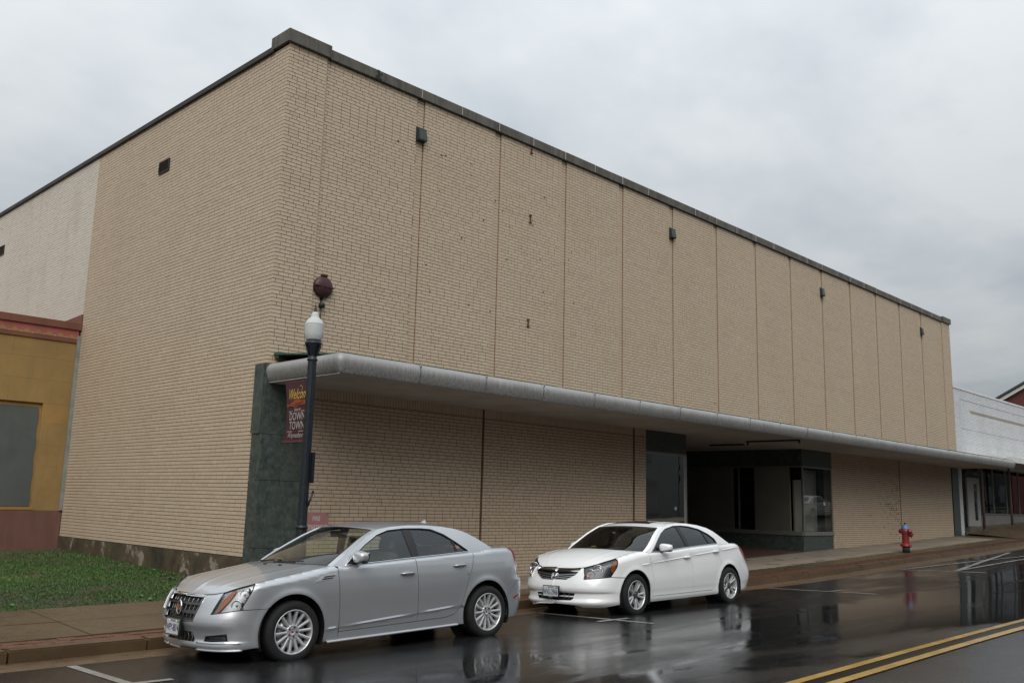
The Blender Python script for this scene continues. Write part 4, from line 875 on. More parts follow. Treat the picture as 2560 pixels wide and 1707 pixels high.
for sgn in (-1, 1): MB().lathe([(0, 0), (.06, 0), (.06, .10 * sgn), (.072, .11 * sgn), (.072, .15 * sgn), (.02, .16 * sgn), (.02, .19 * sgn), (0, .19 * sgn)], 14, (0, .06 * sgn, .66), 'y').build('hose_nozzle', H_R, hy)
MB().tube([(.2, -.03, .52), (.19, -.08, .46), (.14, -.12, .45), (.09, -.12, .5)], .006, 6).build('chain', H_K, hy)
# ================================================================== cars
def m_paint(name, base, metal, flake=.0, rough=.32, coat=1.0):
    t = MT(name, base, rough, metal, coat=coat, coat_rough=.03); p = t.pos(obj=True)
    wet = t.noise(160, 2, .6, p); big = t.noise(2.2, 4, .6, p)
    t.base(t.ramp(big, [(.3, tuple(c * .94 for c in base)), (.7, base)])); t.rough(t.ramp(wet, [(.35, rough * .85), (.7, rough * 1.35)]))
    cr = t.ramp(wet, [(.50, .012), (.70, .06)]); t.l(cr, t.b.inputs['Coat Roughness']); return t.m
C_SILV = m_paint('silver_car_paint', (.53, .545, .562), .64, rough=.34); C_WHITE = m_paint('white_car_paint', (.80, .805, .80), .0, rough=.4)
C_CHR = MT('chrome', (.78, .79, .80), .10, 1.0).m; C_SATIN = simple('satin_silver', (.42, .42, .43), .32, .85, var=.08, scale=9); C_BLK = simple('black_plastic', (.012, .012, .013), .45, var=.3, scale=20)
C_GREYB = simple('grey_grille_bar', (.09, .09, .094), .35, .5, var=.15, scale=10)
C_RUB = simple('tyre_rubber', (.008, .008, .008), .85, var=.35, scale=18, bump=.2); C_RIM = simple('alloy_rim', (.62, .62, .625), .30, .55, var=.08, scale=14); C_RIMD = simple('dark_alloy', (.17, .17, .175), .35, .8, var=.15, scale=14)
C_DARKIN = simple('car_interior_dark', (.022, .021, .02), .85, var=.2, scale=9); C_BEIGE = simple('car_interior_beige', (.13, .115, .095), .8, var=.12, scale=9); C_GREYIN = simple('car_interior_grey', (.05, .05, .052), .8, var=.15, scale=9)
C_GLASS = m_glass('car_window_glass', (.78, .87, .81), 2.0); C_TINT = m_glass('tinted_window_glass', (.10, .105, .12), 1.6); C_WIND = m_glass('windscreen_glass', (.80, .87, .76), 1.5); C_WIND2 = m_glass('dark_windscreen_glass', (.50, .52, .44), 1.1)
C_LENS = m_glass('headlight_lens', (.96, .97, .97), .6); C_AMB = simple('amber_lens', (.30, .075, .012), .2, var=.2, scale=30, coat=.6); C_REDL = simple('red_tail_lens', (.32, .012, .018), .18, var=.2, scale=40, coat=.8); C_PINKL = simple('pale_red_tail_lens', (.50, .14, .15), .2, var=.2, scale=40, coat=.8)
C_HOUS = simple('headlight_housing', (.06, .061, .063), .35, .5, var=.3, scale=30); C_HOUSL = simple('bright_headlight_housing', (.42, .43, .43), .3, .6, var=.3, scale=25)
C_PLATE = simple('licence_plate', (.50, .515, .53), .45, var=.06, scale=20); C_PTXT = simple('plate_lettering', (.02, .028, .08), .5); C_GOLD = simple('gold_enamel', (.42, .26, .06), .3, .5); C_ENR = simple('red_enamel', (.28, .02, .02), .3); C_SEAL = simple('yellow_sticker', (.55, .58, .22), .5, var=.1)
def inside(px, py, poly):
    c = np.zeros(np.shape(px), bool); n = len(poly); j = n - 1
    for i in range(n):
        xi, yi = poly[i]; xj, yj = poly[j]
        if yi != yj: c ^= ((yi > py) != (yj > py)) & (px < (xj - xi) * (py - yi) / (yj - yi) + xi)
        j = i
    return c
def dens(poly, step):
    o = []; n = len(poly)
    for i in range(n):
        a = np.array(poly[i]); b = np.array(poly[(i + 1) % n]); k = max(1, int(np.ceil(np.linalg.norm(b - a) / step)))
        for q in range(k): o.append(a + (b - a) * q / k)
    return o
class Shell:
    """smooth panels with analytic normals, all in one mesh object"""
    def __init__(s): s.V = []; s.N = []; s.F = []
    def add(s, V, N, F): o = len(s.V); s.V += [tuple(map(float, p)) for p in V]; s.N += [tuple(map(float, p)) for p in N]; s.F += [tuple(int(i) + o for i in f) for f in F]
    def build(s, name, mat, parent):
        me = bpy.data.meshes.new(name); me.from_pydata(s.V, [], s.F); me.update(); me.materials.append(mat)
        me.polygons.foreach_set('use_smooth', [True] * len(me.polygons)); me.normals_split_custom_set_from_vertices(s.N); me.update()
        return link(bpy.data.objects.new(name, me), parent)
def tri2d(poly, holes, step):
    ob = dens(poly, step); hb = [dens(h, step) for h in holes]; P = [tuple(p) for p in ob]; E = [(i, (i + 1) % len(ob)) for i in range(len(ob))]; loops = [list(range(len(ob)))]
    for h in hb: o = len(P); P += [tuple(p) for p in h]; E += [(o + i, o + (i + 1) % len(h)) for i in range(len(h))]; loops.append(list(range(o, o + len(h))))
    A = np.array(poly); x0, y0 = A.min(0); x1, y1 = A.max(0); gx = np.arange(x0 + step / 2, x1, step); gy = np.arange(y0 + step / 2, y1, step)
    if len(gx) and len(gy):
        X, Y = np.meshgrid(gx, gy); X = X.ravel(); Y = Y.ravel(); m = inside(X, Y, poly)
        for h in holes: m &= ~inside(X, Y, h)
        B = np.array(P); X, Y = X[m], Y[m]
        if len(X):
            d = np.min(np.hypot(X[:, None] - B[None, :, 0], Y[:, None] - B[None, :, 1]), 1); k = d > step * .45; P += list(zip(X[k], Y[k]))
    r = delaunay_2d_cdt([Vector(p) for p in P], E, [], 0, 1e-7)
    vs = np.array([v[:] for v in r[0]]); fs = []
    cen = np.array([vs[list(f)].mean(0) for f in r[2]]); m = inside(cen[:, 0], cen[:, 1], poly)
    for h in holes: m &= ~inside(cen[:, 0], cen[:, 1], h)
    fs = [f for f, q in zip(r[2], m) if q]
    return vs, fs
def put_patch(sh, fn, poly, holes=(), step=.05, sgn=1, thick=.012):
    """fn(a,b)->(n,3); normals by differences; rim of depth thick"""
    vs, fs = tri2d(poly, list(holes), step); a, b = vs[:, 0], vs[:, 1]; h = 1e-3
    P = fn(a, b); N = np.cross(fn(a + h, b) - fn(a - h, b), fn(a, b + h) - fn(a, b - h)); N /= np.maximum(np.linalg.norm(N, axis=1), 1e-12)[:, None]
    if sgn < 0: fs = [tuple(reversed(f)) for f in fs]
    # orientation of triangles vs normal
    t = np.array(fs); fn_ = np.cross(P[t[:, 1]] - P[t[:, 0]], P[t[:, 2]] - P[t[:, 0]]); flip = (fn_ * N[t[:, 0]]).sum(1) < 0
    fs = [tuple(reversed(f)) if q else f for f, q in zip(fs, flip)]
    sh.add(P, N, fs)
    if thick:
        cnt = {}
        for f in fs:
            for i in range(3): e = (f[i], f[(i + 1) % 3]); cnt[e] = 1
        bd = [e for e in cnt if (e[1], e[0]) not in cnt]
        V2, N2, F2 = [], [], []
        for (i, j) in bd:
            o = len(V2); d = P[j] - P[i]; nn = np.cross(d, N[i]); nn /= max(np.linalg.norm(nn), 1e-9)
            V2 += [P[i], P[j], P[j] - N[j] * thick, P[i] - N[i] * thick]; N2 += [nn] * 4; F2.append((o, o + 3, o + 2, o + 1))
        sh.add(V2, N2, F2)
def put_grid(sh, fn, u0, u1, a0, a1, nu, na, up=True):
    U, A = np.meshgrid(np.linspace(u0, u1, nu), np.linspace(a0, a1, na), indexing='ij'); u, a = U.ravel(), A.ravel(); h = 1e-3
    P = fn(u, a); N = np.cross(fn(u + h, a) - fn(u - h, a), fn(u, a + h) - fn(u, a - h)); N /= np.maximum(np.linalg.norm(N, axis=1), 1e-12)[:, None]
    fs = []
    for i in range(nu - 1):
        for j in range(na - 1): fs.append((i * na + j, (i + 1) * na + j, (i + 1) * na + j + 1, i * na + j + 1))
    t = np.array(fs); g = np.cross(P[t[:, 1]] - P[t[:, 0]], P[t[:, 2]] - P[t[:, 0]]); 
    if (N[:, 2].mean() < 0) == up: N = -N
    flip = (g * N[t[:, 0]]).sum(1) < 0; fs = [tuple(reversed(f)) if q else f for f, q in zip(fs, flip)]; sh.add(P, N, fs)
def smooth01(x): x = np.clip(x, 0, 1); return x * x * (3 - 2 * x)
class Belt:
    def __init__(b, sp):
        b.sp = sp; O = np.array(sp['outline'], float); d = np.r_[0, np.cumsum(np.hypot(*np.diff(O, axis=0).T))]
        fx, fy = pchip(d, O[:, 0]), pchip(d, O[:, 1]); t = np.linspace(0, d[-1], 3000); x, y = fx(t), fy(t)
        k = np.ones(61) / 61; xe = np.r_[x[60:0:-1], x, x[-2:-62:-1]]; ye = np.r_[-y[60:0:-1], y, -y[-2:-62:-1]]   # soften the spline, symmetric about the centre line
        x = np.convolve(xe, k, 'same')[60:-60]; y = np.convolve(ye, k, 'same')[60:-60]
        b.S = np.r_[0, np.cumsum(np.hypot(np.diff(x), np.diff(y)))]; b.X, b.Y = np.maximum.accumulate(x), y
        tx, ty = np.gradient(x, b.S), np.gradient(y, b.S); L = np.hypot(tx, ty); b.NX, b.NY = -ty / L, tx / L; b.NX, b.NY = -(-b.NX), b.NY
        # outward: for the side (tx=1,ty=0) outward is +y ; for the nose (tx=0,ty=1) outward is -x
        im = int(np.argmax(y)); b.im = im; b.pf, b.ps, b.pr = (pchip(*zip(*sp[k])) for k in ('pf', 'ps', 'pr'))
        b.sf0, b.sf1 = b.s(('f', sp['wf'][0])), b.s(sp['wf'][1]); b.sr0, b.sr1 = b.s(sp['wr'][0]), b.s(('r', sp['wr'][1]))
        zt = sorted((b.s(q[:-1] if len(q) == 3 else q[0]), q[-1]) for q in sp['ztop']); b.zt = pchip([q[0] for q in zt], [q[1] for q in zt])
        rr = sorted((b.s(q[:-1] if len(q) == 3 else q[0]), q[-1]) for q in sp['round']); b.rr = pchip([q[0] for q in rr], [q[1] for q in rr])
    def s(b, q):
        if isinstance(q, (int, float)): return float(np.interp(q, b.X, b.S))
        if len(q) == 1: return b.s(q[0])
        if q[0] == 'f': return float(np.interp(q[1], b.Y[:b.im + 1], b.S[:b.im + 1]))
        return float(np.interp(-q[1], -b.Y[b.im:], b.S[b.im:]))
    def pt(b, q):      # (x,z) or ('f'/'r', y, z) -> (s,z)
        return (b.s(q[0]), q[1]) if len(q) == 2 else (b.s((q[0], q[1])), q[2])
    def poly(b, L):
        o = []
        for q in L:
            if q[0] == 'top':            # follow the upper edge between two stations
                s0, s1 = b.s(q[1]), b.s(q[2])
                for k in range(25): s = s0 + (s1 - s0) * k / 24; o.append((s, float(b.zt(s)) - (q[3] if len(q) > 3 else 0)))
            elif q[0] == 'arc':          # wheel arch: centre, radius, start angle, end angle (degrees, 0 = rearwards, 90 = up)
                _, cx, cz, r, a0, a1 = q
                for k in range(31): a = R(a0 + (a1 - a0) * k / 30); o.append((b.s(cx + r * math.cos(a)), cz + r * math.sin(a)))
            else: o.append(b.pt(q))
        return o
    def inset(b, s, z):
        wf = 1 - smooth01((s - b.sf0) / (b.sf1 - b.sf0)); wr = smooth01((s - b.sr0) / (b.sr1 - b.sr0)); ws = 1 - wf - wr
        i = wf * b.pf(z) + ws * b.ps(z) + wr * b.pr(z); zt, r = b.zt(s), b.rr(s); t = np.clip((z - (zt - r)) / r, 0, .97); i = i + r * (1 - np.sqrt(1 - t * t))
        x = np.interp(s, b.S, b.X)
        for (cx, cz, rad, amp) in b.sp['flare']: d = np.hypot(x - cx, z - cz); i = i - amp * np.exp(-((d - rad) / .05) ** 2) * (z > .15)
        for fn in b.sp.get('extra', ()): i = i + fn(x, z, ws)
        return i
    def P(b, s, z, sgn=1, off=0.0):
        s = np.asarray(s, float); z = np.asarray(z, float); i = off - b.inset(s, z)
        return np.stack([np.interp(s, b.S, b.X) + np.interp(s, b.S, b.NX) * i, sgn * (np.interp(s, b.S, b.Y) + np.interp(s, b.S, b.NY) * i), z], -1)
    def one(b, q, sgn=1, off=0): s, z = b.pt(q); return b.P(np.array([s]), np.array([z]), sgn, off)[0]
class Car:
    def __init__(c, sp, name, label, cat, loc, rot, group=None):
        c.sp = sp; c.b = Belt(sp); c.root = thing(name, label, cat, loc); c.root.rotation_euler = rot
        if group: c.root['group'] = group
        c.zb = lambda x: c.b.zt(np.interp(x, c.b.X, c.b.S)); zt_s = lambda x: np.interp(x, c.b.X, c.b.S)
        c.yb = lambda x: c.b.P(zt_s(x), c.b.zt(zt_s(x)))[..., 1]
    def panel(c, name, polys, mat, off=0, step=.045, thick=.014, both=True, parent=None, holes=(), sides=(-1, 1)):
        sh = Shell()
        for sg in sides:
            put_patch(sh, lambda a, z: c.b.P(a, z, sg, off), c.b.poly(polys), [c.b.poly(h) for h in holes], step, 1, thick)
        return sh.build(name, mat, parent or c.root)
    def G(c, x, z, sgn=1, off=0):
        x = np.asarray(x, float); z = np.asarray(z, float); dz = z - c.zb(x); y = c.yb(x) - c.sp['tum'][0] * dz - c.sp['tum'][1] * np.maximum(dz, 0) ** 2 + off
        return np.stack([x, sgn * y, z], -1)
    def gpanel(c, name, poly, mat, off=0, step=.05, thick=.01, sides=(-1, 1), holes=(), parent=None):
        sh = Shell()
        for sg in sides: put_patch(sh, lambda a, z: c.G(a, z, sg, off), poly, holes, step, 1, thick)
        return sh.build(name, mat, parent or c.root)
def mtube(pts, r, name, mat, parent, closed=False, n=6): return MB().tube(pts, r, n, closed).build(name, mat, parent)
def build_body(c):
    sp, b, root = c.sp, c.b, c.root; paint = sp['paint']; out = {}
    # ---- side panels
    for nm, key in (('front_bumper', 'bumper_f'), ('rear_bumper', 'bumper_r')):
        out[key] = c.panel(nm, sp[key], paint, holes=sp.get(key + '_holes', ()), step=.026)
    for sg in (-1, 1):
        for nm, key in (('fender', 'fender'), ('front_door', 'door_f'), ('rear_door', 'door_r'), ('quarter_panel', 'quarter'), ('sill', 'sill')):
            o = c.panel(nm, sp[key], paint, sides=(sg,), step=.024); out[(key, sg)] = o
    c.panel('boot_lid_face', sp['boot_face'], paint)
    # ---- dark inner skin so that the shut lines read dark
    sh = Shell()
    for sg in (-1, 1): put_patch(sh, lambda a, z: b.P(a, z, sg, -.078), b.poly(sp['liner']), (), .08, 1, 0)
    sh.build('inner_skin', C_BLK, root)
    # ---- greenhouse sides
    hole = sp['dlo']
    for sg in (-1, 1): out[('frame', sg)] = c.gpanel('window_frame', [(x, float(c.zb(x)) - .004) if z is None else (x, z) for x, z in sp['frame']], paint, sides=(sg,), holes=[hole], step=.05, thick=.02)
    for sg in (-1, 1):
        for nm, poly in zip(('front_window', 'rear_window', 'quarter_window'), sp['glass']): c.gpanel(nm, poly, sp['gmat'], off=-.012, sides=(sg,), step=.08, thick=0)
        c.gpanel('door_pillar', sp['bpillar'], C_BLK, off=-.004, sides=(sg,), thick=.01)
        for q in sp.get('pillars', ()): c.gpanel('window_divider', q, C_BLK, off=-.004, sides=(sg,), thick=.01)
        pts = [tuple(c.G(np.array([x]), np.array([z]), sg, .001)[0]) for x, z in dens(hole, .06)]
        mtube(pts, .0075, 'window_trim', sp['trim'], out[('frame', sg)], True); 
        pts = [tuple(c.G(np.array([x]), np.array([z]), sg, -.006)[0]) for x, z in dens([(x + (1.5 - x) * .012, z + (1.2 - z) * .035) for x, z in hole], .06)]
        mtube(pts, .012, 'window_seal', C_BLK, out[('frame', sg)], True)
    # ---- roof, windscreen, rear screen
    A = np.array(sp['apillar']); fa = pchip(np.linspace(0, 1, len(A)), A[:, 0]), pchip(np.linspace(0, 1, len(A)), A[:, 1])
    Bk = np.array(sp['cpillar']); fb = pchip(np.linspace(0, 1, len(Bk)), Bk[:, 0]), pchip(np.linspace(0, 1, len(Bk)), Bk[:, 1])
    Rl = np.array(sp['rail']); fr_ = pchip(np.linspace(0, 1, len(Rl)), Rl[:, 0]), pchip(np.linspace(0, 1, len(Rl)), Rl[:, 1])
    def screen(fx, kx, kz, p=2.0):
        def f(u, a):
            uc = np.clip(u, 0, 1); E = c.G(fx[0](uc), fx[1](uc)); w = 1 - np.abs(a) ** p
            return np.stack([E[:, 0] + (kx[0] + (kx[1] - kx[0]) * u) * w, a * E[:, 1], E[:, 2] + (kz[0] + (kz[1] - kz[0]) * u) * w], -1)
        return f
    ws = screen(fa, sp['ws_k'][0], sp['ws_k'][1]); bs = screen(fb, sp['bs_k'][0], sp['bs_k'][1])
    kx = (sp['ws_k'][0][1], sp['bs_k'][0][0]); kz = (sp['ws_k'][1][1], sp['bs_k'][1][0])
    def roof(u, a):
        uc = np.clip(u, 0, 1); E = c.G(fr_[0](uc), fr_[1](uc)); w = 1 - np.abs(a) ** 2; kk = kz[0] + (kz[1] - kz[0]) * u + sp['roofk'] * np.sin(math.pi * uc)
        return np.stack([E[:, 0] + (kx[0] * (1 - u) + kx[1] * u) * w, a * E[:, 1], E[:, 2] + kk * (1 - np.abs(a) ** 2.2)], -1)
    c.ws, c.bs, c.roof = ws, bs, roof
    rf = Shell(); put_grid(rf, roof, 0, 1, -1, 1, 24, 41); put_grid(rf, ws, .965, 1, -1, 1, 3, 41)
    for sg in (-1, 1): put_grid(rf, ws, 0, .97, sg * .93, sg, 14, 5); put_grid(rf, bs, 0, 1, sg * sp['bs_w'], sg, 14, 6)
    put_grid(rf, bs, .0, .05, -1, 1, 3, 41); put_grid(rf, bs, .93, 1, -1, 1, 3, 41); out['roof'] = rf.build('roof', paint, root)
    def inner(fn, d): return lambda u, a: fn(u, a) - np.array([0, 0, d])
    w1 = Shell(); put_grid(w1, inner(ws, .004), .02, .966, -.932, .932, 16, 25); out['ws'] = w1.build('windscreen', sp['wmat'], root)
    w2 = Shell(); put_grid(w2, inner(bs, .004), .05, .93, -sp['bs_w'], sp['bs_w'], 12, 21); w2.build('rear_screen', sp['gmat'], root)
    bd = Shell(); put_grid(bd, inner(ws, .002), .90 if sp.get('band') else .945, .967, -.93, .93, 3, 25); put_grid(bd, inner(ws, .002), .015, .055, -.93, .93, 3, 25)
    for sg in (-1, 1): put_grid(bd, inner(ws, .002), .02, .96, sg * .905, sg * .935, 14, 3)
    bd.build('windscreen_surround', C_BLK, out['ws'])
    # ---- hood and boot lid
    s_f, s_c = b.s(('f', sp['hood_y'])), b.s(sp['hood_x'])
    yf = sp['hood_y']
    def top_edge(s): return b.P(s, b.zt(s))
    def hood(u, a):
        uc = np.clip(u, 0, 1); s = s_f + (s_c - s_f) * uc; E = top_edge(s); e0 = top_edge(np.array([s_f]))[0]
        sa = np.interp(np.abs(a) * yf, b.Y[:b.im + 1], b.S[:b.im + 1]); Fp = top_edge(sa); k = (1 - u) ** 3; kb = np.clip(u, 0, 1) ** 2
        w = 1 - np.abs(a) ** 2.2
        x = E[:, 0] + (Fp[:, 0] - e0[0]) * k + sp['hood_k'][0] * w * kb
        z = E[:, 2] + (Fp[:, 2] - e0[2]) * k + sp['hood_k'][1] * w * np.sin(math.pi * np.clip(u, 0, 1) * .80 + .06) + sp['hood_k'][2] * np.exp(-(a / .06) ** 2) * np.clip(u * 4, 0, 1) * (1 - uc) + sp['hood_k'][3] * (np.exp(-((np.abs(a) - (.52 + .25 * uc)) / .05) ** 2)) * np.clip(u * 3, 0, 1) * (1 - uc * .6)
        return np.stack([x, a * E[:, 1] , z], -1)
    hd = Shell(); put_grid(hd, hood, .0, .985, -.992, .992, 34, 61); out['hood'] = hd.build('bonnet', paint, root); c.hood = hood
    s_b, s_r = b.s(sp['deck_x']), b.s(('r', sp['deck_y'])); yr = sp['deck_y']
    def deck(u, a):
        uc = np.clip(u, 0, 1); s = s_b + (s_r - s_b) * uc; E = top_edge(s); e1 = top_edge(np.array([s_r]))[0]
        sa = np.interp(-np.abs(a) * yr, -b.Y[b.im:], b.S[b.im:]); Fp = top_edge(sa); k = np.clip(u, 0, 1.1) ** 3; kb = (1 - u) ** 2; w = 1 - np.abs(a) ** 2.2
        return np.stack([E[:, 0] + (Fp[:, 0] - e1[0]) * k + sp['bs_k'][0][1] * w * kb, a * E[:, 1], E[:, 2] + (Fp[:, 2] - e1[2]) * k + (sp['bs_k'][1][1] * (1 - u) + sp['deck_k'] * np.sin(math.pi * uc)) * w], -1)
    dk = Shell(); put_grid(dk, deck, 0.0, 1, -1, 1, 20, 41); dk.build('boot_lid', paint, root)
    # cowl
    cw = Shell(); put_grid(cw, lambda u, a: hood(.975 + 0 * u, a) * (1 - u[:, None]) + (ws(0 * u + .03, a) - np.array([0, 0, .006])) * u[:, None] - np.array([0, 0, .004]), 0, 1, -.95, .95, 4, 31); cw.build('cowl', C_BLK, root)
    for y0, y1 in sp['wipers']:
        p = [ws(np.array([u]), np.array([a]))[0] + np.array([-.012, 0, .014]) for u, a in ((.02, y0), (.05, (y0 + y1) / 2), (.09, y1))]; mtube([tuple(q) for q in p], .009, 'wiper', C_BLK, out['ws'])
    return out
def build_wheels(c, spokes):
    sp = c.sp; RT, RR = sp['tyre']; tr = MB()
    t0 = tr.lathe([(RR - .004, -.012), (RR + .004, .002), (RR + .02, .008), (RR + .045, .010), (RT - .028, .004), (RT - .010, -.012), (RT - .002, -.035), (RT, -.06), (RT, -.17), (RT - .004, -.19), (RT - .03, -.212), (RR, -.205)], 72, axis='y')
    for q in (-.075, -.115, -.15): pass
    tyre = tr.build('wheel', C_RUB, c.root); rim = spokes(tyre, RR)
    first = True
    for x in (0, sp['wb']):
        for sg in (-1, 1):
            if first: o = tyre; first = False
            else:
                o = tyre.copy(); link(o, c.root)
                for ch in tyre.children: k = ch.copy(); link(k, o)
            o.location = (x, sg * sp['track'], RT); o.rotation_euler = (random.uniform(0, 0), 0, 0) if sg > 0 else (0, 0, math.pi)
            o.rotation_euler.rotate_axis('Y', .3 * x + sg * .4)
    # wheel wells
    for (cx, cz, rad, amp) in sp['flare']:
        for sg in (-1, 1):
            MB().lathe([(rad - .005, .0), (rad + .01, .30)], 28, (cx, sg * .60 if sg > 0 else -.90, cz), 'y', a0=R(-25), a1=R(205)).lathe([(.0, .30 if sg < 0 else .0), (rad + .01, .30 if sg < 0 else .0)], 28, (cx, sg * .60 if sg > 0 else -.90, cz), 'y').build('wheel_well', C_BLK, c.root)
    MB().box((.42, -.80, .20), (sp['wb'] - .45, .80, .30)).box((sp['under'][0] + .2, -.52, .19), (sp['under'][1] - .15, .52, .28)).build('underbody', C_BLK, c.root)
def rim_common(parent, RR, mat, hub=.072, lugs=5, lugr=.045, bright=C_RIM):
    MB().lathe([(RR, -.012), (RR + .004, -.002), (RR - .002, .004), (RR - .010, .002), (RR - .014, -.012), (RR - .022, -.06), (RR - .03, -.19)], 72, axis='y').build('rim_lip', bright, parent)
    MB().lathe([(.0, -.085), (RR - .02, -.085), (RR - .02, -.1)], 48, axis='y').build('wheel_backing', C_BLK, parent); MB().lathe([(.05, -.075), (RR - .065, -.075), (RR - .065, -.083)], 48, axis='y').build('brake_disc', C_SATIN, parent)
def spokes_14(parent, RR):
    rim_common(parent, RR, C_RIM); m = MB()
    for k in range(14):
        a = 2 * math.pi * k / 14; ca, sa = math.cos(a), math.sin(a); v = []
        for (r, w, y0, y1) in ((.070, .0135, -.022, -.055), (.13, .0140, -.016, -.05), (RR - .045, .0140, -.006, -.045), (RR - .008, .022, -.004, -.04)):
            for (q, y) in ((-w, y0 - .004), (-w * .35, y0), (w * .35, y0), (w, y0 - .004), (w, y1), (-w, y1)): v.append((r * ca - q * sa, y, r * sa + q * ca))
        m.add(v, [(6 * i + j, 6 * i + (j + 1) % 6, 6 * i + 6 + (j + 1) % 6, 6 * i + 6 + j) for i in range(3) for j in range(6)])
    m.build('spokes', C_RIM, parent)
    h = MB().lathe([(.0, -.030), (.030, -.030), (.034, -.026), (.040, -.034), (.066, -.020), (.078, -.022), (.082, -.05)], 40, axis='y'); h.build('hub', C_RIM, parent)
    l = MB()
    for k in range(5): a = 2 * math.pi * k / 5 + .3; l.lathe([(0, -.012), (.008, -.014), (.011, -.03)], 10, (.052 * math.cos(a), 0, .052 * math.sin(a)), 'y')
    l.build('lug_nuts', C_BLK, parent); MB().lathe([(0, -.0275), (.012, -.0275), (.013, -.031)], 12, axis='y').build('cap_badge', C_ENR, parent)
def spokes_10(parent, RR):
    rim_common(parent, RR, C_RIMD); m = MB(); d = MB()
    for k in range(5):
        for tw in (-1, 1):
            a0 = 2 * math.pi * k / 5 + .35; v = []
            for i, (r, off, w, y0, y1) in enumerate(((.055, .10, .013, -.03, -.06), (.10, .16, .013, -.02, -.055), (.16, .175, .015, -.010, -.05), (RR - .008, .185, .020, -.004, -.045))):
                a = a0 + tw * off * (1 if r > .06 else 1.6); ca, sa = math.cos(a), math.sin(a)
                for (q, y) in ((-w, y0 - .006), (-w * .4, y0), (w * .4, y0), (w, y0 - .006), (w, y1), (-w, y1)): v.append((r * ca - q * sa, y, r * sa + q * ca))
            m.add(v, [(6 * i + j, 6 * i + (j + 1) % 6, 6 * i + 6 + (j + 1) % 6, 6 * i + 6 + j) for i in range(3) for j in range(6)])
        # dark web between the twins
        v = []
        for (r, o, y) in ((.06, .12, -.04), (RR - .02, .17, -.025)):
            for tw in (-1, 1): a = a0 + tw * o; v.append((r * math.cos(a), y, r * math.sin(a)))
        d.add(v, [(0, 1, 3, 2)])
    m.build('spokes', C_RIM, parent); d.build('spoke_web', C_RIMD, parent)
    MB().lathe([(.0, -.026), (.028, -.026), (.033, -.032), (.062, -.03), (.068, -.055)], 32, axis='y').build('hub', C_RIMD, parent); l = MB()
    for k in range(5): a = 2 * math.pi * k / 5; l.lathe([(0, -.018), (.008, -.02), (.01, -.035)], 8, (.046 * math.cos(a), 0, .046 * math.sin(a)), 'y')
    l.build('lug_nuts', C_BLK, parent)
def crease(c, zf, x0, x1, sg, mat, parent, h=.007):
    v = []; n = 18
    for i in range(n + 1):
        x = x0 + (x1 - x0) * i / n; s = np.array([c.b.s(x)]); z = float(zf(x)); e = min(1, 4 * i / n, 4 * (n - i) / n)
        for dz, o in ((.020, .0), (.008, h * .55 * e), (.0, h * e), (-.007, -.001)): v.append(tuple(c.b.P(s, np.array([z + dz]), sg, o)[0]))
    MB().add(v, [(4 * i + j, 4 * i + 4 + j, 4 * i + 5 + j, 4 * i + 1 + j) for i in range(n) for j in range(3)], False).build('crease_line', mat, parent)
def mirror(c, x, z, sgn, mat, sx=.15, sy=.20, sz=.13):
    y = float(c.G(np.array([x]), np.array([z]))[0, 1]); bm = bmesh.new(); bmesh.ops.create_uvsphere(bm, u_segments=24, v_segments=16, radius=1)
    for v in bm.verts:
        p = v.co; e = .62; q = [math.copysign(abs(k) ** e, k) for k in p]; L = 1
        v.co = Vector((q[0] * sx / 2 * (1 if q[0] < 0 else .45), q[1] * sy / 2, q[2] * sz / 2 * (1 - .18 * q[1] * sgn)))
    o = MB().bm(bm, True).build('door_mirror', mat, c.root); o.location = (x, sgn * (y + sy * .56), z); o.rotation_euler = (0, 0, -.12 * sgn)
    MB().box((-.03, -sy * .62 if sgn > 0 else sy * .30, -sz * .55), (.05, -sy * .30 if sgn > 0 else sy * .62, -sz * .15), .012).build('mirror_foot', C_BLK, o)
    MB().box((sx * .20, -sy * .42, -sz * .38), (sx * .235, sy * .42, sz * .38), .01).build('mirror_glass', C_CHR, o)
    MB().box((-sx * .35, -sy * .43, -sz * .52), (sx * .15, sy * .43, -sz * .40), .01).build('mirror_base', C_BLK, o)
def handle(c, x, z, door, sgn, mat, L=.20):
    s = c.b.s(x); P = c.b.P(np.array([s]), np.array([z]), sgn, 0)[0]
    o = MB().tube([(-L / 2, 0, 0), (-L / 2 + .02, sgn * .028, .002), (0, sgn * .034, .003), (L / 2 - .02, sgn * .028, .004), (L / 2, 0, .004)], [.012, .015, .0155, .015, .012], 10).build('door_handle', mat, door); o.location = P
    b = MB().lathe([(0, sgn * .001), (.045, sgn * .0015), (.05, 0)], 20, (0, 0, 0), 'y').build('handle_recess', c.sp['paint'], o); b.scale = (1.15, 1, .62)
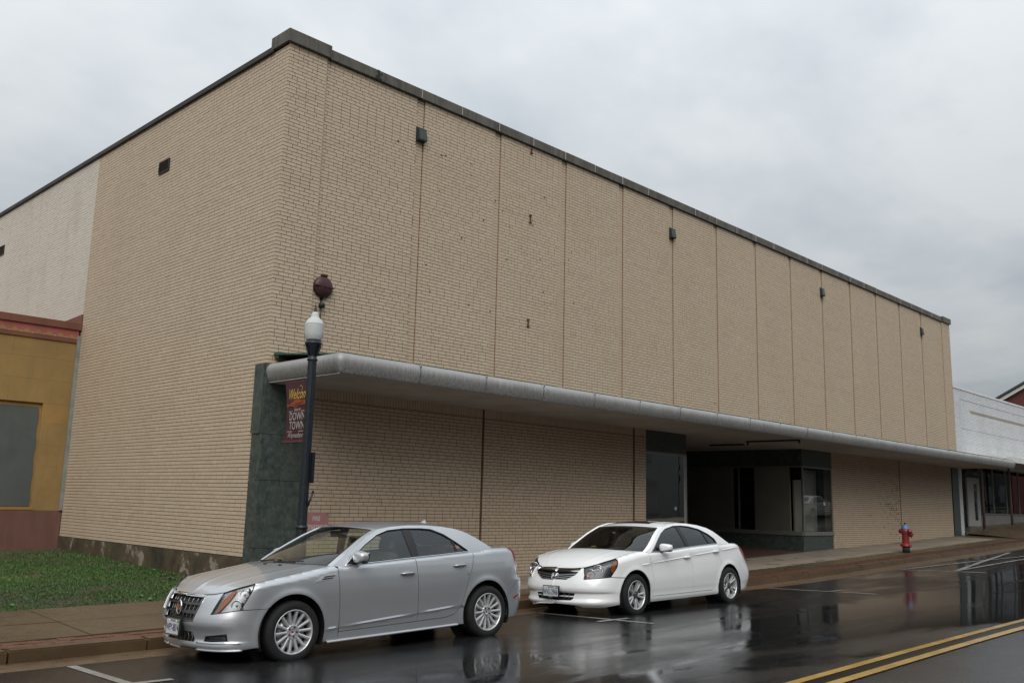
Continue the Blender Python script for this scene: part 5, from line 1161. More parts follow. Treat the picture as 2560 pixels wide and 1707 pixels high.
def plate(c, x, z, txt, tilt=0, frame=C_BLK, sub=None):
    o = MB().box((-.012, -.168, -.090), (.010, .168, .090), .006).build('licence_plate', frame, c.root); o.location = (x, 0, z); o.rotation_euler = (0, tilt, 0)
    MB().box((-.016, -.152, -.072 if sub else -.076), (-.011, .152, .078), .002).build('plate_sheet', C_PLATE, o); t = MB()
    v, f = text_mb(txt, .105, 0, .62, 1.05, bold=.0015); t.add([(-.0175, -x_, y_ - .012) for x_, y_, z_ in v], f)
    v, f = text_mb('VIRGINIA', .034, 0, .9, 1.0); t.add([(-.0175, -x_, y_ + .060) for x_, y_, z_ in v], f); t.build('plate_lettering', C_PTXT, o)
    MB().box((-.0185, .108, .045), (-.0165, .145, .072)).build('plate_sticker', simple('green_plate_sticker', (.10, .30, .20), .5), o) if False else MB().box((-.0185, -.145, .045), (-.0165, -.108, .072)).build('plate_sticker', simple('green_plate_sticker', (.10, .30, .20), .5), o)
    if sub: v, f = text_mb(sub, .026, 0, 1, 1); MB().add([(-.0135, -x_, y_ - .082) for x_, y_, z_ in v], f).build('frame_lettering', C_PLATE, o)
    b = MB()
    for y in (-.09, .09): b.lathe([(0, -.021), (.007, -.021), (.008, -.016)], 8, (0, y, .06), 'x')
    b.build('plate_bolts', C_CHR, o); return o
def interior(c, seatmat, seats_x, rear_x, dash_x, dash_z):
    r = c.root
    for sy in (-.36, .36):
        bm = MB().box((seats_x - .25, sy - .23, .42), (seats_x + .25, sy + .23, .58), .05); bm.build('seat', seatmat, r)
        o = MB().box((-.07, -.23, 0), (.08, .23, .60), .05).build('seat_back', seatmat, r); o.location = (seats_x + .26, sy, .55); o.rotation_euler = (0, .30, 0)
        h = MB().box((-.04, -.13, .63), (.05, .13, .80), .04).build('head_rest', seatmat, o)
    MB().box((rear_x - .25, -.62, .42), (rear_x + .25, .62, .60), .05).build('rear_bench', seatmat, r); o = MB().box((-.07, -.62, 0), (.09, .62, .56), .05).build('rear_backrest', seatmat, r); o.location = (rear_x + .24, 0, .56); o.rotation_euler = (0, .35, 0)
    for sy in (-.38, .38): MB().box((rear_x + .36, sy - .12, 1.06), (rear_x + .44, sy + .12, 1.2), .03).build('rear_head_rest', seatmat, r)
    MB().box((dash_x - .32, -.66, dash_z - .26), (dash_x + .26, .66, dash_z - .06), .05).build('dashboard', C_DARKIN, r)
    sw = MB().tube([(.0, .18 * math.cos(a), .18 * math.sin(a)) for a in np.linspace(0, 2 * math.pi, 24, endpoint=False)], .016, 8, True).box((-.02, -.17, -.02), (.02, .17, .03)).build('steering_wheel', C_DARKIN, r); sw.location = (dash_x + .38, -.36, dash_z - .10); sw.rotation_euler = (0, -.35, 0)
    p = c.ws(np.array([.88]), np.array([0.0]))[0]; m = MB().box((-.02, -.12, -.035), (.03, .12, .035), .012).build('rear_view_mirror', C_BLK, r); m.location = (p[0] + .09, 0, p[2] - .06)
    MB().box((c.sp['under'][0] + .7, -.74, .26), (c.sp['under'][1] - .2, .74, .40)).build('cabin_floor', C_DARKIN, r); MB().box((dash_x - .36, -.7, .3), (dash_x - .30, .7, dash_z - .12)).build('firewall', C_BLK, r)
    MB().box((rear_x + .35, -.70, .3), (rear_x + .42, .70, c.sp['shelf'])).box((rear_x + .30, -.66, c.sp['shelf'] - .06), (rear_x + .75, .66, c.sp['shelf'])).build('parcel_shelf', C_DARKIN, r)
def lamp_bowl(parent, P, r, n, mat=C_CHR):
    o = MB().lathe([(.0, .035), (r * .45, .03), (r * .8, .012), (r, -.006), (r * 1.06, -.004), (r * 1.06, .02)], 24, axis='x').build('reflector', mat, parent); o.location = P; o.rotation_euler = (0, 0, n)
    b = MB().lathe([(0, -.012), (r * .22, -.006), (r * .26, .02)], 12, axis='x').build('bulb_shield', C_SATIN, o); return o
# ------------------------------------------------------------------ silver saloon
AF, AR = (-.02, .335, .405), (2.85, .335, .405)
_s = dict(
 paint=C_SILV, wb=2.88, track=.893, tyre=(.333, .236), under=(-.75, 3.6), shelf=1.02,
 outline=[(-.93, 0), (-.925, .18), (-.905, .36), (-.865, .54), (-.79, .70), (-.66, .815), (-.44, .885), (0, .912), (.6, .919), (1.4, .921), (2.2, .919), (2.85, .908), (3.25, .875), (3.52, .81), (3.68, .68), (3.74, .45), (3.765, .2), (3.77, 0)],
 pf=[(.10, .20), (.16, .12), (.19, .055), (.225, .03), (.26, .035), (.285, .05), (.36, .035), (.46, .0), (.50, .004), (.60, .035), (.70, .075), (.78, .12), (.9, .2)],
 ps=[(.10, .12), (.17, .055), (.22, .034), (.30, .026), (.38, .020), (.50, .014), (.64, .004), (.74, .0), (.84, .005), (.94, .020), (1.04, .042), (1.16, .07)],
 pr=[(.12, .16), (.22, .08), (.30, .04), (.45, .008), (.55, .0), (.68, .004), (.725, .012), (.75, .05), (.90, .065), (1.04, .095), (1.14, .14)],
 wf=(.66, -.40), wr=(3.2, .62),
 ztop=[('f', 0, .748), ('f', .25, .748), ('f', .45, .752), ('f', .62, .772), (-.70, .812), (-.46, .868), (-.2, .915), (.0, .945), (.25, .983), (.45, 1.012), (.54, 1.018), (.66, 1.000), (.9, 1.012), (1.7, 1.052), (2.4, 1.086), (2.66, 1.10), (2.9, 1.125), (3.06, 1.139), (3.3, 1.138), (3.5, 1.125), ('r', .60, 1.118), ('r', .3, 1.13), ('r', 0, 1.132)],
 round=[('f', 0, .03), ('f', .55, .04), (-.6, .06), (0, .075), (.45, .06), (.7, .03), (2.5, .03), (2.9, .06), (3.4, .06), ('r', .5, .04), ('r', 0, .03)],
 flare=[(AF[0], AF[1], AF[2], .012), (AR[0], AR[1], AR[2], .012)], tum=(.35, .38),
 extra=[lambda x, z, ws: ws * .010 * (np.clip((z - (.338 + .060 * (x - .6))) / .03, -1, 0) * -1) * np.clip((x - .3) / .2, 0, 1) * np.clip((2.6 - x) / .2, 0, 1) - .010 * ws * 0],
 bumper_f=[('f', 0, .185), ('f', .34, .185), ('f', .55, .180), (-.64, .182), (-.448, .205), ('arc', *AF, 199, 139), (-.62, .597), ('f', .585, .555), ('f', .665, .752), ('top', ('f', .655), ('f', .42), .006), ('f', .415, .728), ('f', .335, .478), ('f', 0, .478), ('f', 0, .365), ('f', .285, .365), ('f', .325, .262), ('f', 0, .262)],
 bumper_f_holes=[[('f', .475, .275), ('f', .50, .33), (-.735, .362), (-.725, .285), ('f', .60, .275)]],
 fender=[(-.463, .866), ('top', -.455, .50, .0), (.545, .985), (.570, .56), (.572, .208), (.378, .195), ('arc', *AF, -18, 136), (-.335, .605), (-.612, .605)],
 door_f=[(.553, .985), ('top', .565, 1.683, .004), (1.700, .7), (1.708, .312), (.583, .288), (.578, .56)],
 door_r=[('top', 1.692, 2.648, .004), (2.61, .94), (2.53, .775), (2.462, .585), (2.405, .445), (2.31, .352), (2.167, .322), (1.716, .312), (1.708, .7)],
 quarter=[('top', 2.657, 3.455, .0), (3.52, .92), (3.575, .762), (3.30, .57), (3.222, .475), ('arc', *AR, 20, 167), (2.455, .428), (2.413, .444), (2.470, .58), (2.538, .772), (2.618, .936)],
 sill=[(.382, .190), (.572, .203), (.586, .281), (1.71, .305), (2.17, .315), (2.318, .345), (2.411, .436), ('arc', *AR, 168, 197), (2.40, .215), (1.7, .198)],
 bumper_r=[('arc', *AR, -10, 19), (3.305, .566), (3.585, .757), ('r', .60, .748), ('r', 0, .748), ('r', 0, .22), ('r', .5, .22), (3.55, .225), (3.30, .235)],
 boot_face=[('r', 0, .754), ('r', .595, .756), ('r', .565, 1.0), ('r', .555, 1.095), ('top', ('r', .55), ('r', 0), 0)],
 liner=[('f', 0, .20), ('f', .5, .2), (-.46, .22), ('arc', AF[0], AF[1], AF[2] + .012, 197, -19), (.8, .21), (2.35, .23), ('arc', AR[0], AR[1], AR[2] + .012, 197, -12), (3.5, .25), ('r', .5, .24), ('r', 0, .24), ('r', 0, 1.06), ('top', ('r', .3), ('f', 0), .03)],
 frame=[(.50, None), (.66, None), (1.1, None), (1.7, None), (2.2, None), (2.6, None), (2.85, None), (3.06, None), (2.93, 1.205), (2.78, 1.288), (2.62, 1.358), (2.46, 1.402), (2.25, 1.434), (2.0, 1.453), (1.7, 1.457), (1.45, 1.444), (1.24, 1.415), (1.05, 1.333), (.80, 1.195), (.62, 1.090)],
 dlo=[(.665, 1.014), (.80, 1.118), (.99, 1.241), (1.20, 1.350), (1.38, 1.402), (1.63, 1.422), (1.9, 1.419), (2.06, 1.406), (2.24, 1.340), (2.42, 1.232), (2.60, 1.112), (2.1, 1.085), (1.68, 1.066), (1.1, 1.034)],
 glass=[[(.67, 1.014), (.80, 1.118), (.99, 1.241), (1.20, 1.350), (1.38, 1.402), (1.66, 1.423), (1.70, 1.064), (1.1, 1.030)], [(1.70, 1.423), (1.9, 1.419), (2.06, 1.406), (2.24, 1.340), (2.345, 1.276), (2.40, 1.098), (1.72, 1.064)], [(2.345, 1.276), (2.42, 1.232), (2.60, 1.112), (2.40, 1.098)]],
 bpillar=[(1.60, 1.426), (1.735, 1.426), (1.765, 1.064), (1.655, 1.060)], pillars=[[(2.335, 1.284), (2.365, 1.268), (2.42, 1.098), (2.385, 1.098)], [(.63, 1.000), (.80, 1.118), (.86, 1.158), (.80, 1.020)]],
 apillar=[(.50, 1.012), (.62, 1.090), (.80, 1.195), (1.05, 1.333), (1.24, 1.415)], cpillar=[(2.46, 1.402), (2.62, 1.358), (2.78, 1.288), (2.93, 1.205), (3.06, 1.140)],
 rail=[(1.24, 1.415), (1.45, 1.444), (1.7, 1.457), (2.0, 1.453), (2.25, 1.434), (2.46, 1.402)], roofk=.004,
 ws_k=((-.26, -.13), (.01, .045)), bs_k=((.10, .14), (.05, .012)), bs_w=.80, hood_y=.60, hood_x=.50, hood_k=(-.26, .040, .010, .006), deck_x=3.06, deck_y=.57, deck_k=.006,
 gmat=C_GLASS, wmat=C_WIND, trim=C_CHR, wipers=((.05, -.55), (.72, .12)))
def silver_car():
    c = Car(_s, 'parked_sedan', 'silver sedan parked at the kerb in front of the corner', 'car', (-2.2, -3.905, -.81), (-.030, -.0139, -.0347))
    o = build_body(c); b = c.b; r = c.root; build_wheels(c, spokes_14); interior(c, C_BEIGE, 1.15, 2.05, .72, 1.04)
    # skirt blade along the sill, splitter under the nose
    for sg in (-1, 1):
        v = []
        for i in range(31):
            x = .42 + (2.36 - .42) * i / 30; s = b.s(x); P = b.P(np.array([s]), np.array([.20]), sg)[0]; z0 = .172 + .016 * (x - .42)
            for (dy, dz) in ((.0, .030), (.028, .022), (.032, .010), (.026, .0), (-.03, .0)): v.append((x, P[1] + sg * dy, z0 + dz))
        MB().add(v, [(5 * i + j, 5 * i + 5 + j, 5 * i + 6 + j, 5 * i + 1 + j) for i in range(30) for j in range(4)], True).build('side_skirt', C_SILV, o[('sill', sg)])
        q = [tuple(b.P(np.array([s]), np.array([.186]), sg, .012)[0]) for s in np.linspace(b.s(('f', .36)), b.s(-.58), 22)]; mtube(q, .012, 'splitter', C_SILV, o['bumper_f'])
        q = [tuple(b.P(np.array([s]), np.array([.262 + .0 * k]), sg, .004)[0]) for k, s in enumerate(np.linspace(b.s(('f', .38)), b.s(-.60), 16))]; mtube(q, .007, 'bumper_crease', C_SILV, o['bumper_f'])
    # grille: dark mesh, thick grey bars, thin chrome uprights, chrome surround
    g = c.panel('grille', [('f', 0, .470), ('f', .34, .470), ('f', .42, .735), ('f', 0, .742)], C_BLK, off=-.050, thick=0)
    for z0, z1 in ((.640, .668), (.552, .582), (.480, .500)):
        yy = lambda z: .335 + (.415 - .335) * (z - .478) / .25 - .012
        c.panel('grille_bar', [('f', 0, z0), ('f', yy(z0), z0), ('f', yy(z1), z1), ('f', 0, z1)], C_GREYB, off=-.006, thick=.03, parent=g)
    for y in (.06, .165, .265, .345):
        for sg in (-1, 1):
            zt = .73; pts = [tuple(b.P(np.array([b.s(('f', y * (.82 + .18 * k)))]), np.array([.49 + (zt - .49) * k]), sg, -.028)[0]) for k in np.linspace(0, 1, 6)]; mtube(pts, .0032, 'grille_upright', C_SATIN, g)
    for k in range(7):
        z = .50 + k * .034
        for sg in (-1, 1): mtube([tuple(b.P(np.array([b.s(('f', y))]), np.array([z]), sg, -.040)[0]) for y in np.linspace(0, .33 + .09 * (z - .478) / .25, 8)], .003, 'grille_mesh', C_GREYB, g)
    for sg in (-1, 1):
        mtube([tuple(b.P(np.array([b.s(('f', q[0]))]), np.array([q[1]]), sg, -.002)[0]) for q in [(.0, .738), (.2, .738), (.41, .734), (.395, .66), (.335, .476), (.2, .474), (0, .474)]], .007, 'grille_surround', C_CHR, g)
    c.panel('bonnet_lip', [('f', 0, .728), ('f', .41, .725), ('f', .415, .748), ('f', 0, .748)], C_CHR, off=.003, thick=.01)
    lg = c.panel('lower_grille', [('f', 0, .250), ('f', .34, .250), ('f', .295, .375), ('f', 0, .375)], C_BLK, off=-.04, thick=0)
    for y in (.07, .16, .24):
        for sg in (-1, 1): mtube([tuple(b.P(np.array([b.s(('f', y))]), np.array([z]), sg, -.02)[0]) for z in (.262, .30, .365)], .003, 'grille_upright', C_SATIN, lg)
    for sg in (-1, 1):
        fg = c.panel('side_grille', [('f', .465, .268), ('f', .49, .338), (-.725, .37), (-.715, .278)], C_BLK, off=-.035, thick=0, sides=(sg,))
        for k in range(5): mtube([tuple(b.P(np.array([b.s(('f', .49)) + (b.s(-.735) - b.s(('f', .49))) * t]), np.array([.285 + k * .015 + .016 * t]), sg, -.02)[0]) for t in np.linspace(.02, .98, 6)], .004, 'side_grille_slat', C_GREYB, fg)
        # headlight
        HP = [('f', .590, .560), (-.615, .602), (-.540, .735), (-.466, .862), ('top', -.52, ('f', .668), .012), ('f', .662, .735)]
        hl = c.panel('headlight', HP, C_HOUSL, off=-.035, sides=(sg,), thick=0, step=.03)
        c.panel('lens', HP, C_LENS, off=.002, sides=(sg,), thick=.004, step=.03, parent=hl)
        c.panel('turn_signal', [('f', .645, .575), ('f', .668, .580), (-.730, .70), (-.66, .80), (-.70, .80), ('f', .69, .70)], C_AMB, off=-.012, sides=(sg,), thick=.01, step=.03, parent=hl)
        for (q, rr) in (((-.655, .645), .055), ((-.575, .755), .05)):
            P = b.one(q, sg, -.03); lamp_bowl(hl, tuple(P), rr, sg * -.75 * -1 if sg > 0 else -.0 + .75)
        for q in ((-.60, .66), (-.555, .71), (-.53, .80), (-.59, .615)):
            P = b.one(q, sg, -.008); x = MB().box((-.016, -.006, -.018), (.016, .006, .018), .003).build('lamp_cell', C_HOUS, hl); x.location = P; x.rotation_euler = (0, .4, -sg * .55)
        q = [tuple(b.P(np.array([s_]), np.array([z_]), sg, .001)[0]) for s_, z_ in dens(b.poly(HP), .05)]; mtube(q, .005, 'lamp_seal', C_BLK, hl, True)
        # fender vent
        vt = c.panel('fender_vent', [(.235, .850), (.335, .912), (.538, .940), (.530, .922), (.435, .872)], C_RIM, off=.004, sides=(sg,), thick=.008, step=.03)
        for (a, d, z) in ((.32, .47, .872), (.345, .50, .895)): c.panel('vent_slot', [(a, z), (d, z + .012), (d - .005, z + .022), (a + .02, z + .014)], C_BLK, off=.008, sides=(sg,), thick=.003, step=.03, parent=vt)
        # mouldings, handles, mirrors, lights
        mirror(c, .84, 1.105, sg, C_SILV, .17, .20, .135); handle(c, 1.535, .885, o[('door_f', sg)], sg, C_SATIN); handle(c, 2.385, .945, o[('door_r', sg)], sg, C_SATIN)
        for key, x0, x1 in (('door_f', .60, 1.695), ('door_r', 1.725, 2.36), ('fender', .40, .565)):
            crease(c, lambda x: .338 + .060 * (x - .6) + .004 * max(0, x - 1.7), x0, x1, sg, C_SILV, o[(key, sg)], .008)
        TP = [('top', 3.462, 3.60, .0), ('r', .565, 1.09), ('r', .578, .98), ('r', .605, .766), (3.582, .766), (3.53, .92)]
        c.panel('tail_light', TP, C_REDL, off=.004, sides=(sg,), thick=.012, step=.035)
        c.panel('side_marker', [(3.40, .462), (3.53, .498), (3.53, .526), (3.40, .490)], C_REDL, off=.004, sides=(sg,), thick=.006, step=.03)
        lk = MB().lathe([(0, sg * .002), (.008, sg * .002)], 10, (0, 0, 0), 'y').build('door_lock', C_BLK, o[('door_f', sg)]); lk.location = b.one((2.52, .83), sg, .001)
    # badge, plate, aerial, washer nozzles, sticker
    P = b.one(('f', 0, .600), 1, .0); bd = MB().lathe([(.052, -.012), (.064, -.02), (.070, -.012), (.066, .0), (.0, .006)], 32, axis='x').build('emblem', C_CHR, r); bd.location = (P[0] - .012, 0, .603); bd.scale = (1, .88, 1.15); bd.rotation_euler = (0, .12, 0)
    MB().lathe([(0, -.010), (.05, -.010), (.054, -.004)], 24, axis='x').build('emblem_field', C_BLK, bd)
    cr = MB()
    for i, (yy, zz) in enumerate(((-.016, .016), (.016, .016), (-.016, -.010), (.016, -.010))): cr.box((-.0165, yy - .014, zz - .012), (-.0115, yy + .014, zz + .012))
    cr.build('emblem_crest', C_GOLD, bd); MB().box((-.0185, -.03, -.001), (-.016, .0, .028)).box((-.0185, .0, -.026), (-.016, .03, -.002)).build('emblem_stripe', C_ENR, bd)
    pl = plate(c, b.one(('f', 0, .42), 1, .0)[0] - .045, .405, 'WPY-8814', .06, C_BLK); MB().box((.01, -.12, -.09), (.06, .12, .11), .01).build('plate_bracket', C_BLK, pl)
    mt = MB(); 
    for (y0, y1, z0, z1) in ((-.166, .166, .079, .09), (-.166, .166, -.09, -.077), (-.166, -.153, -.09, .09), (.153, .166, -.09, .09)): mt.box((-.019, y0, z0), (-.013, y1, z1), .002)
    mt.build('plate_frame', C_CHR, pl)
    P = c.roof(np.array([.93]), np.array([0.0]))[0]; MB().add([(-.08, -.02, 0), (-.08, .02, 0), (.06, .025, 0), (.06, -.025, 0), (.04, -.004, .055), (.04, .004, .055)], [(0, 1, 5, 4), (1, 2, 5), (2, 3, 4, 5), (3, 0, 4)]).build('roof_aerial', C_SILV, r).location = P
    for a in (-.38, -.02):
        P = c.hood(np.array([.86]), np.array([a]))[0]; MB().box((-.02, -.016, -.002), (.02, .016, .012), .005).build('washer_nozzle', C_BLK, r).location = P
    P = c.ws(np.array([.13]), np.array([.05]))[0]; s = MB().box((0, -.05, -.03), (.002, .05, .03)).build('inspection_sticker', C_SEAL, o['ws']); s.location = P + np.array([.02, 0, .0]); s.rotation_euler = (0, -1.0, 0)
    return c
silver_car()
# ------------------------------------------------------------------ white saloon
AF2, AR2 = (-.03, .325, .392), (2.765, .325, .385)
zcr = lambda x: .768 + .0725 * (np.asarray(x) - 0) - .004 * np.maximum(0, np.asarray(x) - 1.5) ** 2
_w = dict(
 paint=C_WHITE, wb=2.80, track=.893, tyre=(.325, .222), under=(-.8, 3.7), shelf=.98,
 outline=[(-1.0, 0), (-.992, .22), (-.965, .42), (-.905, .59), (-.80, .735), (-.63, .835), (-.38, .893), (.1, .915), (.8, .922), (1.6, .923), (2.4, .915), (2.9, .893), (3.3, .862), (3.58, .808), (3.77, .705), (3.87, .48), (3.905, .2), (3.91, 0)],
 pf=[(.10, .18), (.17, .09), (.21, .03), (.25, .018), (.29, .04), (.37, .045), (.40, .012), (.45, .0), (.52, .012), (.60, .04), (.70, .085), (.76, .12), (.9, .22)],
 ps=[(.10, .12), (.19, .055), (.25, .03), (.34, .022), (.40, .012), (.60, .0), (.75, .002), (.85, .010), (.95, .024), (1.05, .05)],
 pr=[(.14, .16), (.22, .08), (.30, .05), (.42, .008), (.50, .0), (.60, .02), (.70, .06), (.86, .11), (.96, .16), (1.06, .24)],
 wf=(.64, -.40), wr=(3.1, .60),
 ztop=[('f', 0, .742), ('f', .30, .746), ('f', .50, .760), ('f', .66, .79), (-.75, .815), (-.55, .868), (-.30, .925), (-.1, .958), (.1, .982), (.30, .985), (.42, .962), (.55, .962), (1.1, .985), (1.55, 1.012), (2.1, 1.037), (2.47, 1.05), (2.75, 1.056), (2.99, 1.06), (3.2, 1.056), (3.4, 1.035), (3.55, 1.012), ('r', .55, 1.002), ('r', .3, 1.02), ('r', 0, 1.025)],
 round=[('f', 0, .05), ('f', .55, .06), (-.6, .09), (-.1, .10), (.25, .08), (.5, .03), (2.4, .03), (2.8, .06), (3.3, .07), ('r', .5, .06), ('r', 0, .05)],
 flare=[(AF2[0], AF2[1], AF2[2], .010), (AR2[0], AR2[1], AR2[2], .010)], tum=(.33, .42),
 extra=[lambda x, z, ws: ws * (.012 * smooth01((zcr(x) - z + .05) / .10) * smooth01((z - zcr(x) + .34) / .30)) * np.clip((x - .05) / .3, 0, 1)],
 bumper_f=[('f', 0, .215), ('f', .30, .205), ('f', .46, .19), ('f', .52, .168), (-.70, .165), (-.418, .20), ('arc', *AF2, 199, 136), (-.59, .615), ('f', .555, .585), ('f', .560, .655), ('f', .535, .748), ('top', ('f', .525), ('f', .485), .008), ('f', .475, .722), ('f', .415, .655), ('f', .25, .575), ('f', 0, .570), ('f', 0, .385), ('f', .40, .378), ('f', .375, .30), ('f', .33, .268), ('f', 0, .262)],
 fender=[(-.410, .888), ('top', -.40, .30, .0), (.345, .965), (.388, .80), (.438, .56), (.436, .245), (.345, .20), ('arc', *AF2, -20, 133), (-.297, .608), (-.580, .624), (-.462, .762)],
 door_f=[('top', .352, 1.530, .004), (1.558, .82), (1.573, .60), (1.574, .288), (.446, .286), (.447, .56), (.397, .80)],
 door_r=[('top', 1.540, 2.503, .004), (2.500, .90), (2.492, .74), (2.45, .56), (2.40, .465), (2.31, .345), (2.205, .290), (1.582, .288), (1.581, .60), (1.566, .82)],
 quarter=[('top', 2.512, 3.44, .0), (3.44, .998), (3.283, .993), (3.392, .86), (3.555, .735), (3.30, .63), (3.10, .525), ('arc', *AR2, 27, 163), (2.40, .448), (2.409, .462), (2.458, .555), (2.500, .738), (2.508, .90)],
 sill=[(.352, .196), (.44, .24), (.442, .278), (1.578, .280), (2.21, .282), (2.318, .338), (2.398, .438), ('arc', *AR2, 165, 197), (2.34, .205), (1.4, .200)],
 bumper_r=[('arc', *AR2, -12, 26), (3.105, .530), (3.31, .636), (3.565, .735), ('r', .60, .70), ('r', 0, .70), ('r', 0, .24), ('r', .5, .235), (3.5, .225), (3.22, .225)],
 boot_face=[('r', 0, .706), ('r', .585, .706), ('r', .56, .86), ('r', .535, .99), ('top', ('r', .53), ('r', 0), 0)],
 liner=[('f', 0, .22), ('f', .5, .2), (-.43, .22), ('arc', AF2[0], AF2[1], AF2[2] + .012, 197, -19), (.8, .22), (2.3, .22), ('arc', AR2[0], AR2[1], AR2[2] + .012, 197, -12), (3.4, .25), ('r', .5, .26), ('r', 0, .26), ('r', 0, .93), ('top', ('r', .3), ('f', 0), .03)],
 frame=[(.36, None), (.5, None), (.9, None), (1.5, None), (2.1, None), (2.5, None), (2.8, None), (2.99, None), (2.87, 1.112), (2.72, 1.19), (2.54, 1.278), (2.36, 1.342), (2.1, 1.392), (1.8, 1.422), (1.5, 1.428), (1.25, 1.414), (1.02, 1.365), (.80, 1.255), (.58, 1.115)],
 dlo=[(.455, .968), (.58, 1.055), (.74, 1.165), (.90, 1.262), (1.08, 1.335), (1.36, 1.385), (1.60, 1.388), (1.80, 1.375), (2.08, 1.325), (2.31, 1.24), (2.46, 1.15), (2.51, 1.068), (2.0, 1.048), (1.5, 1.024), (.9, .990)],
 glass=[[(.455, .966), (.58, 1.055), (.74, 1.165), (.90, 1.262), (1.08, 1.335), (1.36, 1.385), (1.46, 1.388), (1.52, 1.022), (.9, .986)], [(1.46, 1.388), (1.60, 1.388), (1.80, 1.375), (2.08, 1.325), (2.13, 1.31), (2.25, 1.055), (1.52, 1.022)], [(2.13, 1.31), (2.31, 1.24), (2.46, 1.15), (2.51, 1.068), (2.25, 1.055)]],
 bpillar=[(1.42, 1.392), (1.52, 1.392), (1.60, 1.022), (1.50, 1.016)], pillars=[[(2.115, 1.322), (2.145, 1.31), (2.275, 1.055), (2.235, 1.055)], [(.43, .955), (.58, 1.055), (.66, 1.11), (.60, .975)]],
 apillar=[(.36, .978), (.58, 1.115), (.80, 1.255), (1.02, 1.365)], cpillar=[(2.36, 1.342), (2.54, 1.278), (2.72, 1.19), (2.87, 1.112), (2.99, 1.06)],
 rail=[(1.02, 1.365), (1.25, 1.414), (1.5, 1.428), (1.8, 1.422), (2.1, 1.392), (2.36, 1.342)], roofk=.004,
 ws_k=((-.30, -.14), (.01, .035)), bs_k=((.10, .14), (.04, .012)), bs_w=.80, hood_y=.60, hood_x=.30, hood_k=(-.24, .055, .0, .004), deck_x=2.99, deck_y=.55, deck_k=.008,
 gmat=C_TINT, wmat=C_WIND2, trim=C_CHR, wipers=((.05, -.60), (.70, .10)), band=True)
def white_car(loc, rot, label, group=None, full=True):
    c = Car(_w, 'parked_sedan', label, 'car', loc, rot, group)
    o = build_body(c); b = c.b; r = c.root; build_wheels(c, spokes_10); interior(c, C_GREYIN, 1.05, 1.95, .62, .99)
    g = c.panel('grille', [('f', 0, .560), ('f', .26, .560), ('f', .43, .645), ('f', .49, .735), ('f', 0, .742)], C_BLK, off=-.05, thick=0)
    c.panel('grille_top_bar', [('f', 0, .700), ('f', .455, .700), ('f', .478, .732), ('f', 0, .738)], C_CHR, off=.002, thick=.025, parent=g)
    for z0, dz in ((.662, .0), (.628, -.004), (.597, -.006)):
        ym = .43 - (.66 - z0) * 1.7; c.panel('grille_bar', [('f', 0, z0 - .028), ('f', .12, z0 - .025), ('f', ym, z0 + .002), ('f', ym + .004, z0 + .014), ('f', .12, z0 - .012), ('f', 0, z0 - .016)], C_SATIN, off=-.012, thick=.02, parent=g)
    P = b.one(('f', 0, .645), 1, .0); e = thing_part(c, P)
    lg = c.panel('lower_grille', [('f', 0, .250), ('f', .34, .256), ('f', .39, .30), ('f', .41, .385), ('f', 0, .392)], C_BLK, off=-.045, thick=0)
    c.panel('grille_divider', [('f', 0, .318), ('f', .385, .318), ('f', .387, .336), ('f', 0, .336)], C_WHITE, off=-.01, thick=.02, parent=lg)
    for y in (.20, .29):
        for sg in (-1, 1): mtube([tuple(b.P(np.array([b.s(('f', y))]), np.array([z]), sg, -.012)[0]) for z in (.268, .32, .378)], .006, 'grille_upright', C_GREYB, lg)
    for sg in (-1, 1):
        HP = [('f', .566, .592), (-.585, .622), (-.47, .76), (-.415, .885), ('top', -.45, ('f', .60), .016), ('f', .545, .752), ('f', .570, .660)]
        hl = c.panel('headlight', HP, C_HOUS, off=-.04, sides=(sg,), thick=0, step=.03); c.panel('lens', HP, C_LENS, off=.002, sides=(sg,), thick=.004, step=.03, parent=hl)
        c.panel('turn_signal', [(-.545, .675), (-.485, .750), (-.430, .862), (-.505, .842), (-.565, .72)], C_AMB, off=-.012, sides=(sg,), thick=.01, step=.03, parent=hl)
        P = b.one(('f', .600, .625), sg, -.02); x = MB().lathe([(0, -.01), (.03, .0), (.035, .02)], 14, axis='x').build('amber_bulb', C_AMB, hl); x.location = P
        for (q, rr) in ((('f', .655, .672), .066), (('f', .765, .725), .078)): lamp_bowl(hl, tuple(b.one(q, sg, -.035)), rr, -.45 * sg * -1 if sg > 0 else .45)
        q = [tuple(b.P(np.array([s_]), np.array([z_]), sg, .001)[0]) for s_, z_ in dens(b.poly(HP), .05)]; mtube(q, .004, 'lamp_seal', C_BLK, hl, True)
        mirror(c, .74, 1.04, sg, C_WHITE, .17, .22, .125); handle(c, 1.42, .865, o[('door_f', sg)], sg, C_WHITE, .19); handle(c, 2.36, .935, o[('door_r', sg)], sg, C_WHITE, .19)
        for key, x0, x1 in (('fender', .12, .375), ('door_f', .41, 1.545), ('door_r', 1.575, 2.49), ('quarter', 2.515, 3.20)):
            crease(c, zcr, x0, x1, sg, C_WHITE, o[(key, sg)], .009)
        TP = [('top', 3.285, 3.52, .05), ('r', .56, .94), ('r', .585, .76), (3.565, .742), (3.40, .858)]
        c.panel('tail_light', TP, C_PINKL, off=.004, sides=(sg,), thick=.012, step=.035)
    c.panel('fuel_flap', [(2.93, .80), (3.07, .815), (3.06, .91), (2.94, .90)], C_WHITE, off=.0015, sides=(1,), thick=.003)
    plate(c, b.one(('f', 0, .44), 1, .0)[0] - .035, .395, 'WXL-2966', .03, C_BLK, 'VALLEY')
    sr = Shell(); put_grid(sr, lambda u, a: c.roof(u, a) + np.array([0, 0, .004]), .10, .62, -.60, .60, 10, 15); sr.build('sunroof', MT('sunroof_glass', (.008, .008, .009), .06, 0, coat=1).m, o['roof'])
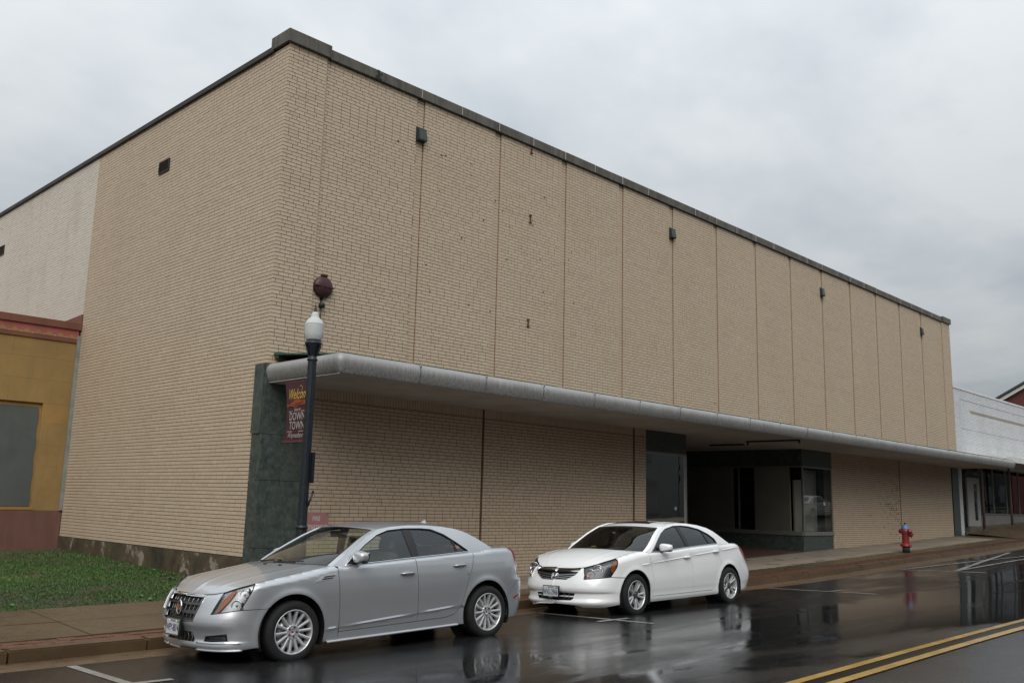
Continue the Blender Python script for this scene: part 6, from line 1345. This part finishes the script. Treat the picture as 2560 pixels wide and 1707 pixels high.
    P = c.ws(np.array([.12]), np.array([.12]))[0]; s = MB().box((0, -.05, -.03), (.002, .05, .03)).build('inspection_sticker', C_SEAL, o['ws']); s.location = P + np.array([.02, 0, 0]); s.rotation_euler = (0, -1.0, 0)
    P = c.ws(np.array([.62]), np.array([-.02]))[0]; s = MB().box((0, -.03, -.05), (.002, .03, .05)).build('parking_permit', simple('pale_permit', (.35, .5, .48), .5), o['ws']); s.location = P + np.array([.03, 0, -.01]); s.rotation_euler = (0, -1.0, 0)
    return c
def thing_part(c, P):
    e = MB()
    fr_ = [(.060 * math.copysign(abs(math.cos(a)) ** .45, math.cos(a)) * (1 + .10 * math.sin(a)), .050 * math.copysign(abs(math.sin(a)) ** .45, math.sin(a))) for a in np.linspace(0, 2 * math.pi, 28, endpoint=False)]
    e.tube([(0, y, z) for y, z in fr_], .0058, 8, True)
    for sg in (-1, 1): e.tube([(-.004, sg * .034, .046), (-.006, sg * .030, .0), (-.004, sg * .027, -.046)], .0085, 8)
    e.box((-.014, -.026, -.010), (.0, .026, .010), .003); o = e.build('emblem', C_CHR, c.root); o.location = (P[0] - .004, 0, .622); o.rotation_euler = (0, .25, 0); return o
wc = white_car((4.03, -3.905, -.735), (-.030, -.0065, 0), 'white sedan parked behind the silver car by the store entrance')
# ================================================================== the other side of the street (seen only in reflections)
O_BR = [m_stucco('far_brick_%d' % i, c, (.02, .02, .015), .4) for i, c in enumerate([(.018, .015, .012), (.014, .019, .015), (.018, .017, .014), (.013, .017, .014)])]
O_WIN = MT('far_window', (.012, .013, .014), .3).m
ox = -58; k = 0
while ox < 150:
    L = random.uniform(13, 21); h = random.uniform(5.8, 7.6); z0 = float(gut(ox + L / 2)) - .4; y = -21.0
    t = thing('opposite_shop', 'dark brick shop across the street, %s in the row counted from its left end' % ('first second third fourth fifth sixth seventh eighth ninth tenth eleventh twelfth thirteenth fourteenth fifteenth sixteenth seventeenth'.split()[k]), 'building', (ox, y, z0), group='shops across the street')
    MB().box((0, -9, 0), (L - .1, 0, h)).build('wall', O_BR[k % 4], t); MB().box((-.05, -9.1, h), (L - .05, .15, h + .3)).build('cornice', O_BR[(k + 1) % 4], t)
    n = int(L / 4)
    for i in range(n):
        xa = .8 + i * (L - 1.2) / n; MB().box((xa, -.02, .9), (xa + 2.6, .03, 3.0)).build('window', O_WIN, t); MB().box((xa + .5, -.02, 4.2), (xa + 1.8, .03, 5.6)).build('window', O_WIN, t)
    ox += L; k += 1
def copy_tree(o, parent=None):
    c = o.copy(); COL.objects.link(c)
    if parent is not None: c.parent = parent
    for ch in o.children: copy_tree(ch, c)
    return c
for (x, y, rz, lb) in ((50.5, -14.6, math.pi, 'white sedan parked across the street, mirrored in the display window'), (78.0, -14.6, math.pi, 'white sedan parked across the street, mirrored in the white shop window')):
    o = copy_tree(wc.root); o.location = (x, y, float(zroad(x, y)) + .02); o.rotation_euler = (0, .028, rz); o['label'] = lb
